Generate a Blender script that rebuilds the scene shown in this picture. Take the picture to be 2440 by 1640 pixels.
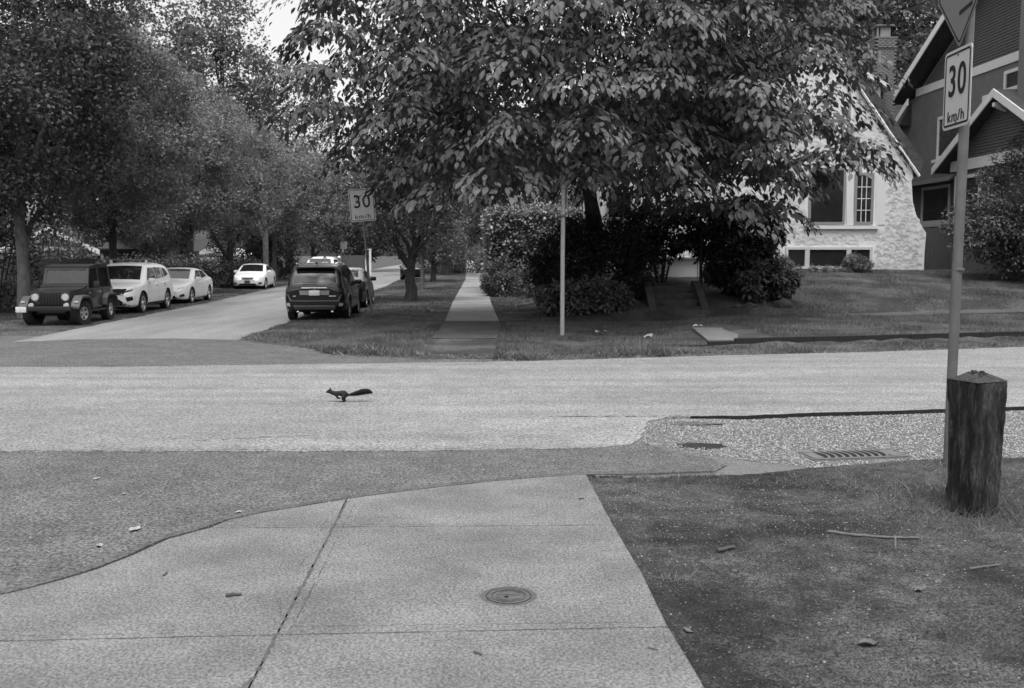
import bpy, bmesh, math, random
import numpy as np
from mathutils import Vector, Matrix
from mathutils.bvhtree import BVHTree
for o in list(bpy.data.objects): bpy.data.objects.remove(o)
S = bpy.context.scene
COL = S.collection
rng = np.random.default_rng(7)
random.seed(7)
R = math.radians

# ---------------------------------------------------------------- camera
F, CAMH = 2333.0, 2.0
PITCH = math.atan(215/F)
cam = bpy.data.cameras.new('camera'); camo = bpy.data.objects.new('camera', cam); COL.objects.link(camo)
camo.location = (0, 0, CAMH); camo.rotation_euler = (math.pi/2-PITCH, 0, 0)
cam.sensor_width = 36.0; cam.lens = F/2440*36.0
cam.clip_start = 0.1; cam.clip_end = 3000
cam.dof.use_dof = True; cam.dof.focus_distance = 12.5; cam.dof.aperture_fstop = 3.5
S.camera = camo
# ---------------------------------------------------------------- sky and sun (thin bright overcast, black and white film)
SUNV = Vector((0.03, -0.34, 0.94)).normalized()
w = bpy.data.worlds.new('World'); S.world = w; w.use_nodes = True
nt = w.node_tree; nt.nodes.clear()
sky = nt.nodes.new('ShaderNodeTexSky'); sky.sky_type = 'NISHITA'; sky.sun_disc = False
sky.sun_elevation = math.asin(SUNV.z); sky.sun_rotation = math.atan2(SUNV.x, SUNV.y)
sky.air_density = 1.4; sky.dust_density = 5.0; sky.ozone_density = 0.4
bw = nt.nodes.new('ShaderNodeRGBToBW'); bg = nt.nodes.new('ShaderNodeBackground'); wo = nt.nodes.new('ShaderNodeOutputWorld')
bg.inputs['Strength'].default_value = 0.15
nt.links.new(sky.outputs[0], bw.inputs[0]); nt.links.new(bw.outputs[0], bg.inputs[0]); nt.links.new(bg.outputs[0], wo.inputs[0])
sl = bpy.data.lights.new('sun', 'SUN'); sl.energy = 1.1; sl.angle = R(35); sl.color = (1, 1, 1)
so = bpy.data.objects.new('sun', sl); COL.objects.link(so); so.rotation_euler = (-SUNV).to_track_quat('-Z', 'Y').to_euler(); so.location = (0, 0, 60)
S.view_settings.view_transform = 'Standard'; S.view_settings.look = 'None'
S.view_settings.exposure = 1.1; S.view_settings.gamma = 1.0; S.view_settings.use_curve_mapping = False
S.render.resolution_x = 1024; S.render.resolution_y = 688

# ---------------------------------------------------------------- helpers
def G(u, v, z=0.0):                      # a point of the photograph (2440 wide) on the level z
    x = (u-1220)/F; y = (820-v)/F
    d = Vector((x, math.cos(PITCH)+y*math.sin(PITCH), -math.sin(PITCH)+y*math.cos(PITCH)))
    t = (z-CAMH)/d.z
    return Vector((d.x*t, d.y*t, z))
def P(u, v, Y):                          # the same point at distance Y
    x = (u-1220)/F; y = (820-v)/F
    d = Vector((x, math.cos(PITCH)+y*math.sin(PITCH), -math.sin(PITCH)+y*math.cos(PITCH)))
    t = Y/d.y
    return Vector((d.x*t, Y, CAMH+d.z*t))

class MB:
    def __init__(s): s.v = []; s.f = []; s.mi = []; s.cur = 0
    def add(s, vs, fs):
        n = len(s.v); s.v += [tuple(p) for p in vs]
        for f in fs: s.f.append(tuple(n+i for i in f)); s.mi.append(s.cur)
        return s
    def box(s, c, d, rz=0, M=None):
        x, y, z = d[0]/2, d[1]/2, d[2]/2
        vs = [Vector((a*x, b*y, e*z)) for a in (-1, 1) for b in (-1, 1) for e in (-1, 1)]
        if rz: rm = Matrix.Rotation(rz, 3, 'Z'); vs = [rm @ p for p in vs]
        if M is not None: vs = [M @ p for p in vs]
        return s.add([p+Vector(c) for p in vs], [(0,1,3,2),(4,6,7,5),(0,4,5,1),(2,3,7,6),(0,2,6,4),(1,5,7,3)])
    def bbox(s, c, d, b=0.02, rz=0, M=None):     # box with chamfered edges
        bm = bmesh.new(); bmesh.ops.create_cube(bm, size=1)
        for q in bm.verts: q.co = Vector((q.co.x*d[0], q.co.y*d[1], q.co.z*d[2]))
        bmesh.ops.bevel(bm, geom=bm.edges[:], offset=min(b, min(d)*.45), segments=2, affect='EDGES', profile=.6)
        bm.verts.index_update()
        rm = Matrix.Rotation(rz, 3, 'Z')
        vs = [rm @ q.co for q in bm.verts]
        if M is not None: vs = [M @ p for p in vs]
        s.add([p+Vector(c) for p in vs], [[q.index for q in f.verts] for f in bm.faces]); bm.free(); return s
    def tube(s, pts, rad, n=8, cap=True):
        pts = [Vector(p) for p in pts]
        if not hasattr(rad, '__len__'): rad = [rad]*len(pts)
        vs = []; up = Vector((0.03, 0.02, 1))
        for i, p in enumerate(pts):
            t = (pts[min(i+1, len(pts)-1)]-pts[max(i-1, 0)]).normalized()
            a = t.cross(up)
            if a.length < .2: a = t.cross(Vector((1, 0, 0)))
            a.normalize(); b = t.cross(a)
            for k in range(n):
                th = 2*math.pi*k/n; vs.append(p+(a*math.cos(th)+b*math.sin(th))*rad[i])
        fs = [(i*n+k, i*n+(k+1) % n, (i+1)*n+(k+1) % n, (i+1)*n+k) for i in range(len(pts)-1) for k in range(n)]
        if cap: fs += [tuple(range(n))[::-1], tuple((len(pts)-1)*n+k for k in range(n))]
        return s.add(vs, fs)
    def lathe(s, prof, n=24, axis='z', c=(0,0,0)):   # prof [(r,h)]
        vs = []
        for r, h in prof:
            for k in range(n):
                th = 2*math.pi*k/n; a, b = r*math.cos(th), r*math.sin(th)
                p = (a, b, h) if axis == 'z' else ((a, h, b) if axis == 'y' else (h, a, b))
                vs.append(Vector(p)+Vector(c))
        m = len(prof)
        fs = [(i*n+k, i*n+(k+1) % n, (i+1)*n+(k+1) % n, (i+1)*n+k) for i in range(m-1) for k in range(n)]
        closed = prof[0] == prof[-1]
        if prof[0][0] > 1e-4 and not closed: fs.append(tuple(range(n))[::-1])
        if prof[-1][0] > 1e-4 and not closed: fs.append(tuple((m-1)*n+k for k in range(n)))
        return s.add(vs, fs)
    def prism(s, poly, d):                # poly of 3d points, extruded by the vector d
        d = Vector(d); n = len(poly); vs = [Vector(p) for p in poly]+[Vector(p)+d for p in poly]
        return s.add(vs, [tuple(range(n))[::-1], tuple(range(n, 2*n))]+[(i, (i+1) % n, n+(i+1) % n, n+i) for i in range(n)])
    def build(s, name, mats, parent=None, smooth=False, fix=True, loc=None):
        me = bpy.data.meshes.new(name); me.from_pydata(s.v, [], s.f)
        mats = mats if isinstance(mats, (list, tuple)) else [mats]
        for m in mats: me.materials.append(m)
        if len(mats) > 1: me.polygons.foreach_set('material_index', s.mi)
        if fix:
            bm = bmesh.new(); bm.from_mesh(me)
            bmesh.ops.remove_doubles(bm, verts=bm.verts, dist=1e-6)
            bmesh.ops.recalc_face_normals(bm, faces=bm.faces)
            bm.to_mesh(me); bm.free()
        if smooth: sm(me)
        return link(name, me, parent, loc)
def sm(me, ang=40):
    me.polygons.foreach_set('use_smooth', [True]*len(me.polygons))
    try: me.set_sharp_from_angle(angle=R(ang))
    except Exception: pass
def link(name, me, parent=None, loc=None):
    o = bpy.data.objects.new(name, me); COL.objects.link(o)
    if parent is not None: o.parent = parent
    if loc is not None: o.location = loc
    return o
def npmesh(name, V, faces, mat, parent=None, smooth=False):     # V (n,3); faces: (m,k) array
    me = bpy.data.meshes.new(name or 'leaf'); V = np.asarray(V, np.float32); faces = np.asarray(faces, np.int32)
    me.vertices.add(len(V)); me.vertices.foreach_set('co', V.ravel())
    m, k = faces.shape
    me.loops.add(m*k); me.loops.foreach_set('vertex_index', faces.ravel())
    me.polygons.add(m); me.polygons.foreach_set('loop_start', np.arange(0, m*k, k, dtype=np.int32))
    me.update(calc_edges=True); me.materials.append(mat)
    if smooth: me.polygons.foreach_set('use_smooth', [True]*m)
    return link(name, me, parent) if name else me
def thing(name, label, cat, loc=(0,0,0), rz=0, group=None):
    o = bpy.data.objects.new(name, None); COL.objects.link(o); o.location = loc; o.rotation_euler = (0, 0, rz)
    o.empty_display_size = .2
    return tag(o, label, cat, group)
def tag(o, label=None, cat=None, group=None, kind=None):
    if label: o['label'] = label
    if cat: o['category'] = cat
    if group: o['group'] = group
    if kind: o['kind'] = kind
    return o

# ---------------------------------------------------------------- materials (all grey: the photograph is black and white)
def mat(name, v, rough=.7, var=0.0, scale=5.0, detail=4, bump=0.0, bscale=None, metal=0, spec=.25, coat=0, island=0.0, speck=None, stretch=None, patches=None, trans=0, bands=None, blotch=None):
    m = bpy.data.materials.new(name); m.use_nodes = True; N = m.node_tree.nodes; L = m.node_tree.links
    b = N['Principled BSDF']; b.inputs['Base Color'].default_value = (v, v, v, 1); b.inputs['Roughness'].default_value = rough
    b.inputs['Metallic'].default_value = metal; b.inputs['Specular IOR Level'].default_value = spec; b.inputs['Coat Weight'].default_value = coat
    b.inputs['Coat Roughness'].default_value = .06
    tc = N.new('ShaderNodeTexCoord'); co = tc.outputs['Object']
    if stretch:
        mp = N.new('ShaderNodeMapping'); mp.inputs['Scale'].default_value = stretch; L.new(co, mp.inputs[0]); co = mp.outputs[0]
    fac = None
    def mul(a, c):
        q = N.new('ShaderNodeMath'); q.operation = 'MULTIPLY'
        for i, t in enumerate((a, c)):
            if isinstance(t, (int, float)): q.inputs[i].default_value = t
            else: L.new(t, q.inputs[i])
        return q.outputs[0]
    def ramp(src, lo, hi, a, c):
        q = N.new('ShaderNodeMapRange'); q.inputs[1].default_value = lo; q.inputs[2].default_value = hi; q.inputs[3].default_value = a; q.inputs[4].default_value = c
        L.new(src, q.inputs[0]); return q.outputs[0]
    def noise(sc, det=4, rg=.55):
        n = N.new('ShaderNodeTexNoise'); n.inputs['Scale'].default_value = sc; n.inputs['Detail'].default_value = det; n.inputs['Roughness'].default_value = rg
        L.new(co, n.inputs['Vector']); return n.outputs[0]
    fac = None
    if var: fac = ramp(noise(scale, detail), .3, .7, 1-var, 1+var)
    if patches:                                   # large stains (scale, amount)
        p = ramp(noise(patches[0], 5, .6), .35, .65, 1-patches[1], 1+patches[1]); fac = p if fac is None else mul(fac, p)
    if blotch:                                    # strong worn areas (scale, dark, light)
        p = ramp(noise(blotch[0], 6, .62), .42, .58, blotch[1], blotch[2]); fac = p if fac is None else mul(fac, p)
    if bands:                                     # wear along the direction of travel (sx, sy, amount)
        mp2 = N.new('ShaderNodeMapping'); mp2.inputs['Scale'].default_value = (bands[0], bands[1], 1); mp2.inputs['Rotation'].default_value = (0, 0, R(-8)); L.new(tc.outputs['Object'], mp2.inputs[0])
        n2 = N.new('ShaderNodeTexNoise'); n2.inputs['Scale'].default_value = 1; n2.inputs['Detail'].default_value = 4; L.new(mp2.outputs[0], n2.inputs['Vector'])
        p = ramp(n2.outputs[0], .38, .62, 1-bands[2], 1+bands[2]); fac = p if fac is None else mul(fac, p)
    if speck:                                     # fine aggregate (scale, amount)
        p = ramp(noise(speck[0], 3, .75), .4, .6, 1-speck[1]*.8, 1+speck[1]*.8); fac = p if fac is None else mul(fac, p)
    if island:
        g = N.new('ShaderNodeNewGeometry'); p = ramp(g.outputs['Random Per Island'], 0, 1, 1-island, 1+island); fac = p if fac is None else mul(fac, p)
    if fac is not None:
        c = N.new('ShaderNodeCombineColor'); f = mul(fac, v)
        for i in range(3): L.new(f, c.inputs[i])
        L.new(c.outputs[0], b.inputs['Base Color'])
    if bump:
        bn = N.new('ShaderNodeBump'); bn.inputs['Strength'].default_value = 1; bn.inputs['Distance'].default_value = bump
        L.new(noise(bscale or scale, 5), bn.inputs['Height']); L.new(bn.outputs[0], b.inputs['Normal'])
    if trans:
        t = N.new('ShaderNodeBsdfTranslucent'); t.inputs[0].default_value = (v*1.3,)*3+(1,); mx = N.new('ShaderNodeMixShader'); mx.inputs[0].default_value = trans
        o = N['Material Output']; L.new(b.outputs[0], mx.inputs[1]); L.new(t.outputs[0], mx.inputs[2]); L.new(mx.outputs[0], o.inputs[0])
    return m
def glass_mat(name, v=.015):
    return mat(name, v, .06, spec=.8)
M = dict(
    road=mat('chip_seal_road', .168, .85, .12, 3, 6, .006, 50, speck=(30, .6), patches=(.55, .1), bands=(.12, 1.3, .13)),
    street=mat('worn_street_asphalt', .17, .8, .08, .6, 6, .003, 160, speck=(30, .3), patches=(1.5, .1), stretch=(1, .3, 1), bands=(1.1, .05, .12)),
    apron=mat('dark_asphalt', .083, .85, .18, 5, 6, .006, 60, speck=(38, .8), patches=(1.1, .16)),
    slab=mat('sidewalk_concrete', .122, .88, .1, 16, 8, .0025, 90, speck=(60, .6), patches=(1.3, .16), bands=(1.2, 1.6, .1)),
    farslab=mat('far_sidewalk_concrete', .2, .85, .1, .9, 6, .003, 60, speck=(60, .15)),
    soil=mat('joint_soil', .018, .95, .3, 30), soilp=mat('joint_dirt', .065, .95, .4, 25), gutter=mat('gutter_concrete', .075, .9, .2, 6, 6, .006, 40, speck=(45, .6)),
    dirt=mat('packed_dirt', .033, .95, .4, 30, 6, .025, 40, speck=(80, 1.1), blotch=(.7, .5, 1.65), patches=(5, .35)),
    gravelbed=mat('gravel_bed', .115, .9, .25, 30, 4, .01, 60, speck=(90, .5)),
    stone=mat('gravel_stone', .25, .85, island=.65), pebble=mat('pebble', .1, .85, island=.6), mossy=mat('mossy_concrete', .05, .9, .35, 4, 6, .01, 25),
    ground=mat('lawn_soil', .048, .95, .25, .6, 6, .03, 8, speck=(22, .6), blotch=(.9, .7, 1.35)),
    grass=mat('grass_blades', .105, .6, island=.55, trans=.3, blotch=(.9, .72, 1.35)),
    drygrass=mat('pale_grass', .16, .7, island=.5, trans=.2),
    leaf=mat('large_leaf', .088, .62, island=.38, trans=.12, spec=.25),
    maple=mat('maple_leaf', .16, .6, island=.45, trans=.3),
    dmaple=mat('dark_maple_leaf', .085, .6, island=.4, trans=.25),
    bgleaf=mat('background_leaf', .12, .6, island=.45, trans=.3),
    conif=mat('dark_foliage', .028, .6, island=.5, trans=.15),
    hedge=mat('hedge_leaf', .08, .5, island=.5, trans=.15),
    ivy=mat('ivy_leaf', .13, .35, island=.6, trans=.15, spec=.6), hedgel=mat('pale_hedge_leaf', .14, .5, island=.5, trans=.2),  # lit copy of the hedge leaf: light from the open street put into colour
    bark=mat('bark', .05, .9, .35, 12, 5, .02, 25, stretch=(1, 1, .25)),
    palebark=mat('pale_bark', .13, .9, .4, 8, 5, .01, 20, stretch=(1, 1, .6)),
    twig=mat('twig', .06, .9, .3, 20), twigp=mat('pale_twig', .1, .9, .25, 30), deadleaf=mat('dead_leaf', .09, .85, .3, 30), paleleaf=mat('pale_dead_leaf', .24, .8, .2, 30),
    wood=mat('weathered_timber', .019, .88, .45, 26, 9, .014, 45, stretch=(1, 1, .3), blotch=(7, .5, 2.2), speck=(60, .6)),
    woodtop=mat('weathered_timber_end', .035, .9, .4, 20, 6, .012, 40),
    galv=mat('galvanised_steel', .15, .5, .15, 6, metal=.4), polew=mat('pale_steel', .36, .5, .06, 8, metal=.3),
    signface=mat('sign_face', .45, .5, .04, 6), signy=mat('warning_sign_face', .16, .5, .04, 6), black=mat('black_paint', .012, .5), signback=mat('sign_back', .4, .5, .05, 4),
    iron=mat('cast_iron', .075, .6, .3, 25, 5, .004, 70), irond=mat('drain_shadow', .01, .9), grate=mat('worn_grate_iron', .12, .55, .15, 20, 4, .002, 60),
    stucco=mat('white_stucco', .58, .85, .05, 1.5, 5, .008, 25), trim=mat('white_trim', .6, .6, .04, 3), bframe=mat('basement_frame', .42, .6, .05, 4), panel=mat('smooth_plaster', .52, .7, .03, 4),
    frame=mat('grey_window_frame', .19, .55), glass=glass_mat('window_glass'), glassl=mat('curtained_glass', .05, .08, .5, 6),
    shingle=mat('roof_shingle', .055, .9, .3, 8, 5, .02, 18), brick=mat('chimney_brick', .13, .9, .35, 6, 4, .006, 50, island=.0), mortar=mat('mortar', .16, .95, .2, 20),
    stuccog=mat('grey_stucco', .145, .9, .08, 2, 5, .012, 40), siding=mat('dark_siding', .085, .7, .08, 3), clay=mat('chimney_cap', .2, .8, .15, 8),
    fence=mat('dark_fence_wood', .05, .85, .3, 4, 5, .006, 30, stretch=(1, 1, .15)), fencel=mat('pale_fence_wood', .085, .85, .25, 4, 5, .006, 30, stretch=(1, 1, .15)),
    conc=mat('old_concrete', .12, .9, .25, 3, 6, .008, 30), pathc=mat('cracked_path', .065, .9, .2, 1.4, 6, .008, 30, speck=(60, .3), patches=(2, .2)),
    white=mat('white_car_paint', .7, .3, coat=.5), dark=mat('dark_car_paint', .008, .25, coat=.4), jeepp=mat('dark_jeep_paint', .018, .33, coat=.4), silver=mat('silver_car_paint', .3, .25, coat=.8, metal=.2),
    jglass=mat('tinted_rear_glass', .02, .1, .3, 2, spec=.35), cglass=mat('car_glass', .012, .04, spec=.9, coat=.5), tyre=mat('tyre_rubber', .02, .85), rim=mat('alloy_rim', .5, .3, metal=.75), plast=mat('black_plastic', .018, .55), plastg=mat('grey_plastic', .06, .55),
    chrome=mat('chrome', .75, .15, metal=.9), lens=mat('lamp_lens', .38, .1, spec=.9), tail=mat('tail_lamp', .02, .25, spec=.4), plate=mat('licence_plate', .5, .5, .2, 40), grilm=mat('car_grille', .01, .4),
    canvas=mat('soft_top_canvas', .03, .8, .2, 8),
    fur=mat('black_fur', .017, .75, .3, 60), furs=mat('fur_strand', .014, .7, island=.4), eye=mat('eye', .01, .1),
    skin=mat('skin', .35, .6), hair=mat('hair', .03, .7), clothd=mat('dark_cloth', .035, .85, .2, 20), clothw=mat('white_cloth', .7, .85, .08, 20), trousers=mat('trousers', .05, .85, .2, 20), clothg=mat('grey_cloth', .16, .85, .2, 20),
    shoe=mat('shoe', .05, .7),
)

def see_through(name, mix=.3):
    m = bpy.data.materials.new(name); m.use_nodes = True; N = m.node_tree.nodes; L = m.node_tree.links; N.remove(N['Principled BSDF'])
    g = N.new('ShaderNodeBsdfGlossy'); g.inputs['Roughness'].default_value = .06; g.inputs[0].default_value = (.8, .8, .8, 1); t = N.new('ShaderNodeBsdfTransparent'); t.inputs[0].default_value = (.55, .55, .55, 1)
    f = N.new('ShaderNodeFresnel'); f.inputs[0].default_value = 1.5; mx = N.new('ShaderNodeMixShader'); L.new(f.outputs[0], mx.inputs[0]); L.new(t.outputs[0], mx.inputs[1]); L.new(g.outputs[0], mx.inputs[2]); L.new(mx.outputs[0], N['Material Output'].inputs[0]); return m
M['clear'] = see_through('clear_car_glass')
# ================================================================ the ground
def sstep(a, b, x):
    t = np.clip((np.asarray(x, float)-a)/(b-a), 0, 1); return t*t*(3-2*t)
FARX = [-60, -8.9, -6.8, -4.0, -1.35, .2, 3.7, 7.5, 10.8, 60]
FARY = [17.0, 17.29, 17.29, 17.63, 17.92, 18.14, 19.08, 19.94, 20.89, 33.5]
VERX = [-7.0, -6.4, -6.0, -5.2, -4.5, -3.76, -2.7, -1.4, -.5, .2, 3.7, 7.5, 10.8, 60]       # where the grass of the corner begins
VERY = [24.5, 22.9, 22.3, 21.6, 21.0, 19.6, 19.1, 18.6, 18.55, 18.3, 19.3, 20.15, 21.1, 33.7]
STR_Y = [22.3, 28.5, 40, 58.6, 120, 400]; STR_L = [-11.5, -11.8, -12.5, -14.1, -17.6, -33]; STR_R = [-6.35, -6.5, -6.85, -7.65, -11.1, -26.5]
def yfar(x): return np.interp(x, FARX, FARY)
def yver(x): return np.interp(x, VERX, VERY)
def ysf(x): return 26.9+0.0066*np.clip(x, 0, 40)**2      # front edge of the pavement along the cross street
def zsw(x): return .02+.28*sstep(2, 15, x)
def tz(x, y):
    x = np.asarray(x, float); y = np.asarray(y, float)
    a = sstep(3.2, 6, x)
    # corner verge
    verge = .035+.13*a*sstep(1.55, 1.75, y-yfar(x))+np.clip((y-yfar(x)-1.7)*.02, 0, .14)*a
    front = ysf(x); back = front+1.45
    b = sstep(.1, 4.2, x)
    lawn = .02+zsw(x)*sstep(1, 3, x)+b*(.13*sstep(0, .5, y-back)+np.clip((y-back)/(38-back), 0, 1)**.85*(1.36-.13-zsw(x)))
    z = np.where(y < front, verge, np.where(y < back, np.where(x > -.3, zsw(x)-.015, .02), lawn))
    z = np.where(x < -.9, .03, z)
    onroad = (y < yver(x)) | ((x > np.interp(y, STR_Y, STR_L)) & (x < np.interp(y, STR_Y, STR_R)) & (y > 22.3)) | ((y < 22.3) & (x < -6.4))
    return np.where(onroad, -.05, z)
def lines(*segs):
    out = []
    for a, b, st in segs: out += list(np.arange(a, b-1e-6, st))
    return np.array(out+[segs[-1][1]])
gx = lines((-420, -60, 40), (-60, -18, 3), (-18, 18, .25), (18, 30, 1), (30, 60, 5), (60, 420, 40))
gy = lines((-60, 0, 20), (0, 16, 4), (16, 46, .25), (46, 90, 2), (90, 200, 10), (200, 800, 60))
X, Y = np.meshgrid(gx, gy); Z = tz(X, Y)
Z = Z+np.where(Z > 0, .012*np.sin(X*2.1+Y*1.3)*np.sin(Y*1.7-X*.6), 0)
V = np.stack([X.ravel(), Y.ravel(), Z.ravel()], 1); nx = len(gx)
i, j = np.meshgrid(np.arange(len(gy)-1), np.arange(nx-1), indexing='ij'); q = (i*nx+j).ravel()
tag(npmesh('ground', V, np.stack([q, q+1, q+nx+1, q+nx], 1), M['ground'], None, True), kind='structure')

def sheet(name, poly, z, m, depth=.06, parent=None, kind='structure', jig=0):
    pts = [Vector((p[0], p[1], z)) for p in poly]
    if jig:                               # ragged broken edge
        out = []
        for k, p in enumerate(pts):
            n = pts[(k+1) % len(pts)]; d = n-p; L = d.length
            c = max(1, int(min(L, 40)/.12)) if L < 25 else 1
            for t in range(c):
                q = p+d*(t/c); o = Vector((-d.y, d.x, 0)).normalized()*random.uniform(-jig, jig)
                out.append(q+(o if c > 1 else Vector((0, 0, 0))))
        pts = out
    bm = bmesh.new(); vs = [bm.verts.new(p) for p in pts]; f = bm.faces.new(vs)
    if f.normal.z < 0: f.normal_flip()
    lo = [bm.verts.new(p-Vector((0, 0, depth))) for p in pts]
    for k in range(len(vs)): bm.faces.new((vs[k], lo[k], lo[(k+1) % len(vs)], vs[(k+1) % len(vs)]))
    bmesh.ops.recalc_face_normals(bm, faces=[g for g in bm.faces if g is not f])
    bmesh.ops.triangulate(bm, faces=[f]); me = bpy.data.meshes.new(name); bm.to_mesh(me); bm.free(); me.materials.append(m); me.materials.append(M['soil'])
    for p in me.polygons: p.material_index = 1 if abs(p.normal.z) < .5 and p.center.x > 2.2 and p.center.y > 11 else 0  # right-hand skirts coloured near black: the road edge's shadow line, painted in
    o = link(name, me, parent)
    if kind and parent is None: o['kind'] = kind
    return o
road_poly = list(zip(FARX, FARY))+[(60, 22.5), (6.57, 12.69), (4.66, 12.33), (3.7, 12.2), (2.9, 11.99), (2.35, 11.95), (1.9, 11.85), (1.62, 11.6), (1.5, 11.0), (1.4, 10.5), (1.25, 10.2), (.95, 10.0), (.33, 9.9), (-.97, 9.83), (-2.96, 9.79), (-5.1, 9.78), (-60, 9.2)]
road = sheet('road', road_poly, .006, M['road'], .09, jig=.02)
st = [(-11.4, 22.2), (-10, 23.0), (-8, 23.15), (-6.4, 22.75)]+list(zip(STR_R, STR_Y))[1:]+list(zip(STR_L, STR_Y))[::-1][:-1]
sheet('side_street', st, .0, M['street'], .05, jig=.02)
sheet('far_asphalt_apron', [(-60, 16.9), (.4, 17.6), (.25, 18.6), (-1.4, 18.9), (-2.7, 19.3), (-3.76, 19.9), (-4.5, 21.4), (-5.8, 22.4), (-6.1, 24.0), (-6.8, 25), (-9, 24.6), (-11.2, 24), (-60, 22)], -.008, M['apron'], .03)
CURB = [(-9, 4.2), (-4.4, 4.95), (-3.4, 5.3), (-2.95, 5.58), (-2.77, 5.79), (-2.62, 6.02), (-2.5, 6.33), (-2.4, 6.68), (-2.2, 6.98), (-2.11, 7.18), (-1.89, 7.4), (-1.62, 7.59), (-1.34, 7.8), (-1.11, 7.94), (-.63, 8.2), (-.17, 8.42), (.27, 8.58), (.67, 8.69)]
CURB2 = [(1.1, 8.77), (1.86, 8.89), (2.3, 9.05), (2.7, 9.25)]
sheet('near_asphalt_apron', [(-60, 11), (1.2, 11), (1.35, 10.4), (1.6, 9.85), (1.95, 9.5), (2.05, 9.2)]+CURB2[:2][::-1]+CURB[::-1]+[(-60, 3)], -.004, M['apron'], .06)
def gz(x): return -.012-.034*sstep(1.6, 3.2, x)
gxs = np.concatenate([np.arange(1.0, 9.01, .2), [12, 20, 60]]); gv, gf = [], []
for k, x in enumerate(gxs):
    gv += [(x, 8.5+.1*max(0, x-4), float(gz(x))), (x, float(np.interp(x, [1, 6.57, 60], [12.2, 13.0, 23.4])), float(gz(x)))]
    if k: gf.append((2*k-2, 2*k, 2*k+1, 2*k-1))
tag(npmesh('gravel_shoulder', gv, gf, M['gravelbed']), kind='structure')

# near dirt with worn hollows, right of the pavement
dx = np.arange(.2, 14.01, .06); dy = np.arange(1.0, 10.2, .06); DX, DY = np.meshgrid(dx, dy)
def dirt_z(x, y):
    edge = np.interp(x, [0, .67, 1.1, 1.86, 2.7, 4, 6, 14], [8.75, 8.7, 8.78, 8.86, 9.1, 9.35, 9.7, 11.2])
    z = -.005+.012*np.sin(x*1.9+1)*np.sin(y*1.5)+.006*np.sin(x*5.3+y*2)*np.sin(y*6.1-x)+.03*sstep(2.5, 4, x)*sstep(7.6, 8.4, y)
    return z-.12*sstep(-.12, .22, y-edge)
DZ = dirt_z(DX, DY)+rng.normal(0, .0022, DX.shape)
V = np.stack([DX.ravel(), DY.ravel(), DZ.ravel()], 1); nx = len(dx)
i, j = np.meshgrid(np.arange(len(dy)-1), np.arange(nx-1), indexing='ij'); q = (i*nx+j).ravel()
tag(npmesh('dirt_verge', V, np.stack([q, q+1, q+nx+1, q+nx], 1), M['dirt'], None, True), kind='structure')

# near pavement: six concrete slabs with a soil bed showing in the joints
VJ = lambda y: np.interp(y, [3, 4.45, 7.75], [-1.16, -1.21, -1.33])
RE = lambda y: np.interp(y, [2.5, 4.46, 5.09, 6, 7.1, 8.66], [.92, .88, .83, .81, .74, .69])
pav = sheet('near_sidewalk', CURB+[(RE(7), 7), (RE(4.5), 4.5), (.9, 2.6), (-9, 2.6)], -.004, M['soil'], .03)
pav.location.z = .002
def inset(poly, d):
    n = len(poly); out = []
    A = sum(poly[k][0]*poly[(k+1) % n][1]-poly[(k+1) % n][0]*poly[k][1] for k in range(n)); sgn = 1 if A > 0 else -1
    for k in range(n):
        p0, p1, p2 = Vector(poly[k-1]), Vector(poly[k]), Vector(poly[(k+1) % n])
        a = (p1-p0).normalized(); b = (p2-p1).normalized(); na = Vector((-a.y, a.x))*sgn; nb = Vector((-b.y, b.x))*sgn
        m = na+nb; m = m/max(m.length_squared, .4)*2 if m.length > 1e-6 else na
        out.append(p1+m*d*.5*(1 if m.length < 3 else .6))
    return out
def slab(poly, z, m, parent, gap=.006, th=.035, name='slab', tool=True):
    a = [(float(p[0]), float(p[1])) for p in poly]
    r0 = inset(a, gap); r1 = inset(a, gap+.002)
    bm = bmesh.new()
    jz = lambda: random.uniform(-.0012, .0012)
    top = [bm.verts.new((p[0], p[1], z)) for p in r1]; mid = [bm.verts.new((p[0], p[1], z-.0015)) for p in r0]; bot = [bm.verts.new((p[0], p[1], z-th)) for p in r0]
    n = len(a); f = bm.faces.new(top)
    if f.normal.z < 0: f.normal_flip()
    for k in range(n):
        l = (k+1) % n; bm.faces.new((top[k], mid[k], mid[l], top[l])); bm.faces.new((mid[k], bot[k], bot[l], mid[l]))
    bmesh.ops.recalc_face_normals(bm, faces=bm.faces); bmesh.ops.triangulate(bm, faces=[f]); me = bpy.data.meshes.new(name); bm.to_mesh(me); bm.free(); me.materials.append(m); me.materials.append(M['soil'])
    for p in me.polygons: p.material_index = 0 if p.normal.z > .3 else 1
    return link(name, me, parent)
def dens(poly, st=.1, jig=.003):
    out = []
    for k, p in enumerate(poly):
        n = poly[(k+1) % len(poly)]; d = Vector((n[0]-p[0], n[1]-p[1])); c = max(1, int(d.length/st)); o = Vector((-d.y, d.x)).normalized()
        for t in range(c): out.append(tuple(Vector(p[:2])+d*(t/c)+(o*random.uniform(-jig, jig) if t else Vector((0, 0)))))
    return out
J1L, J1R = (-2.2, 6.95), (.745, 7.03); J2L, J2R = (-2.59, 4.87), (.835, 5.06)
j1v = (VJ(6.97), 6.975); j2v = (VJ(4.95), 4.95)
ci = [k for k, p in enumerate(CURB)]
top1 = [p for p in CURB if p[0] <= -1.34 and p[0] > -2.2]; top2 = [p for p in CURB if p[0] >= -1.34]; top3 = [p for p in CURB if -4.5 < p[0] < -2.2]
Zs = .018
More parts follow.
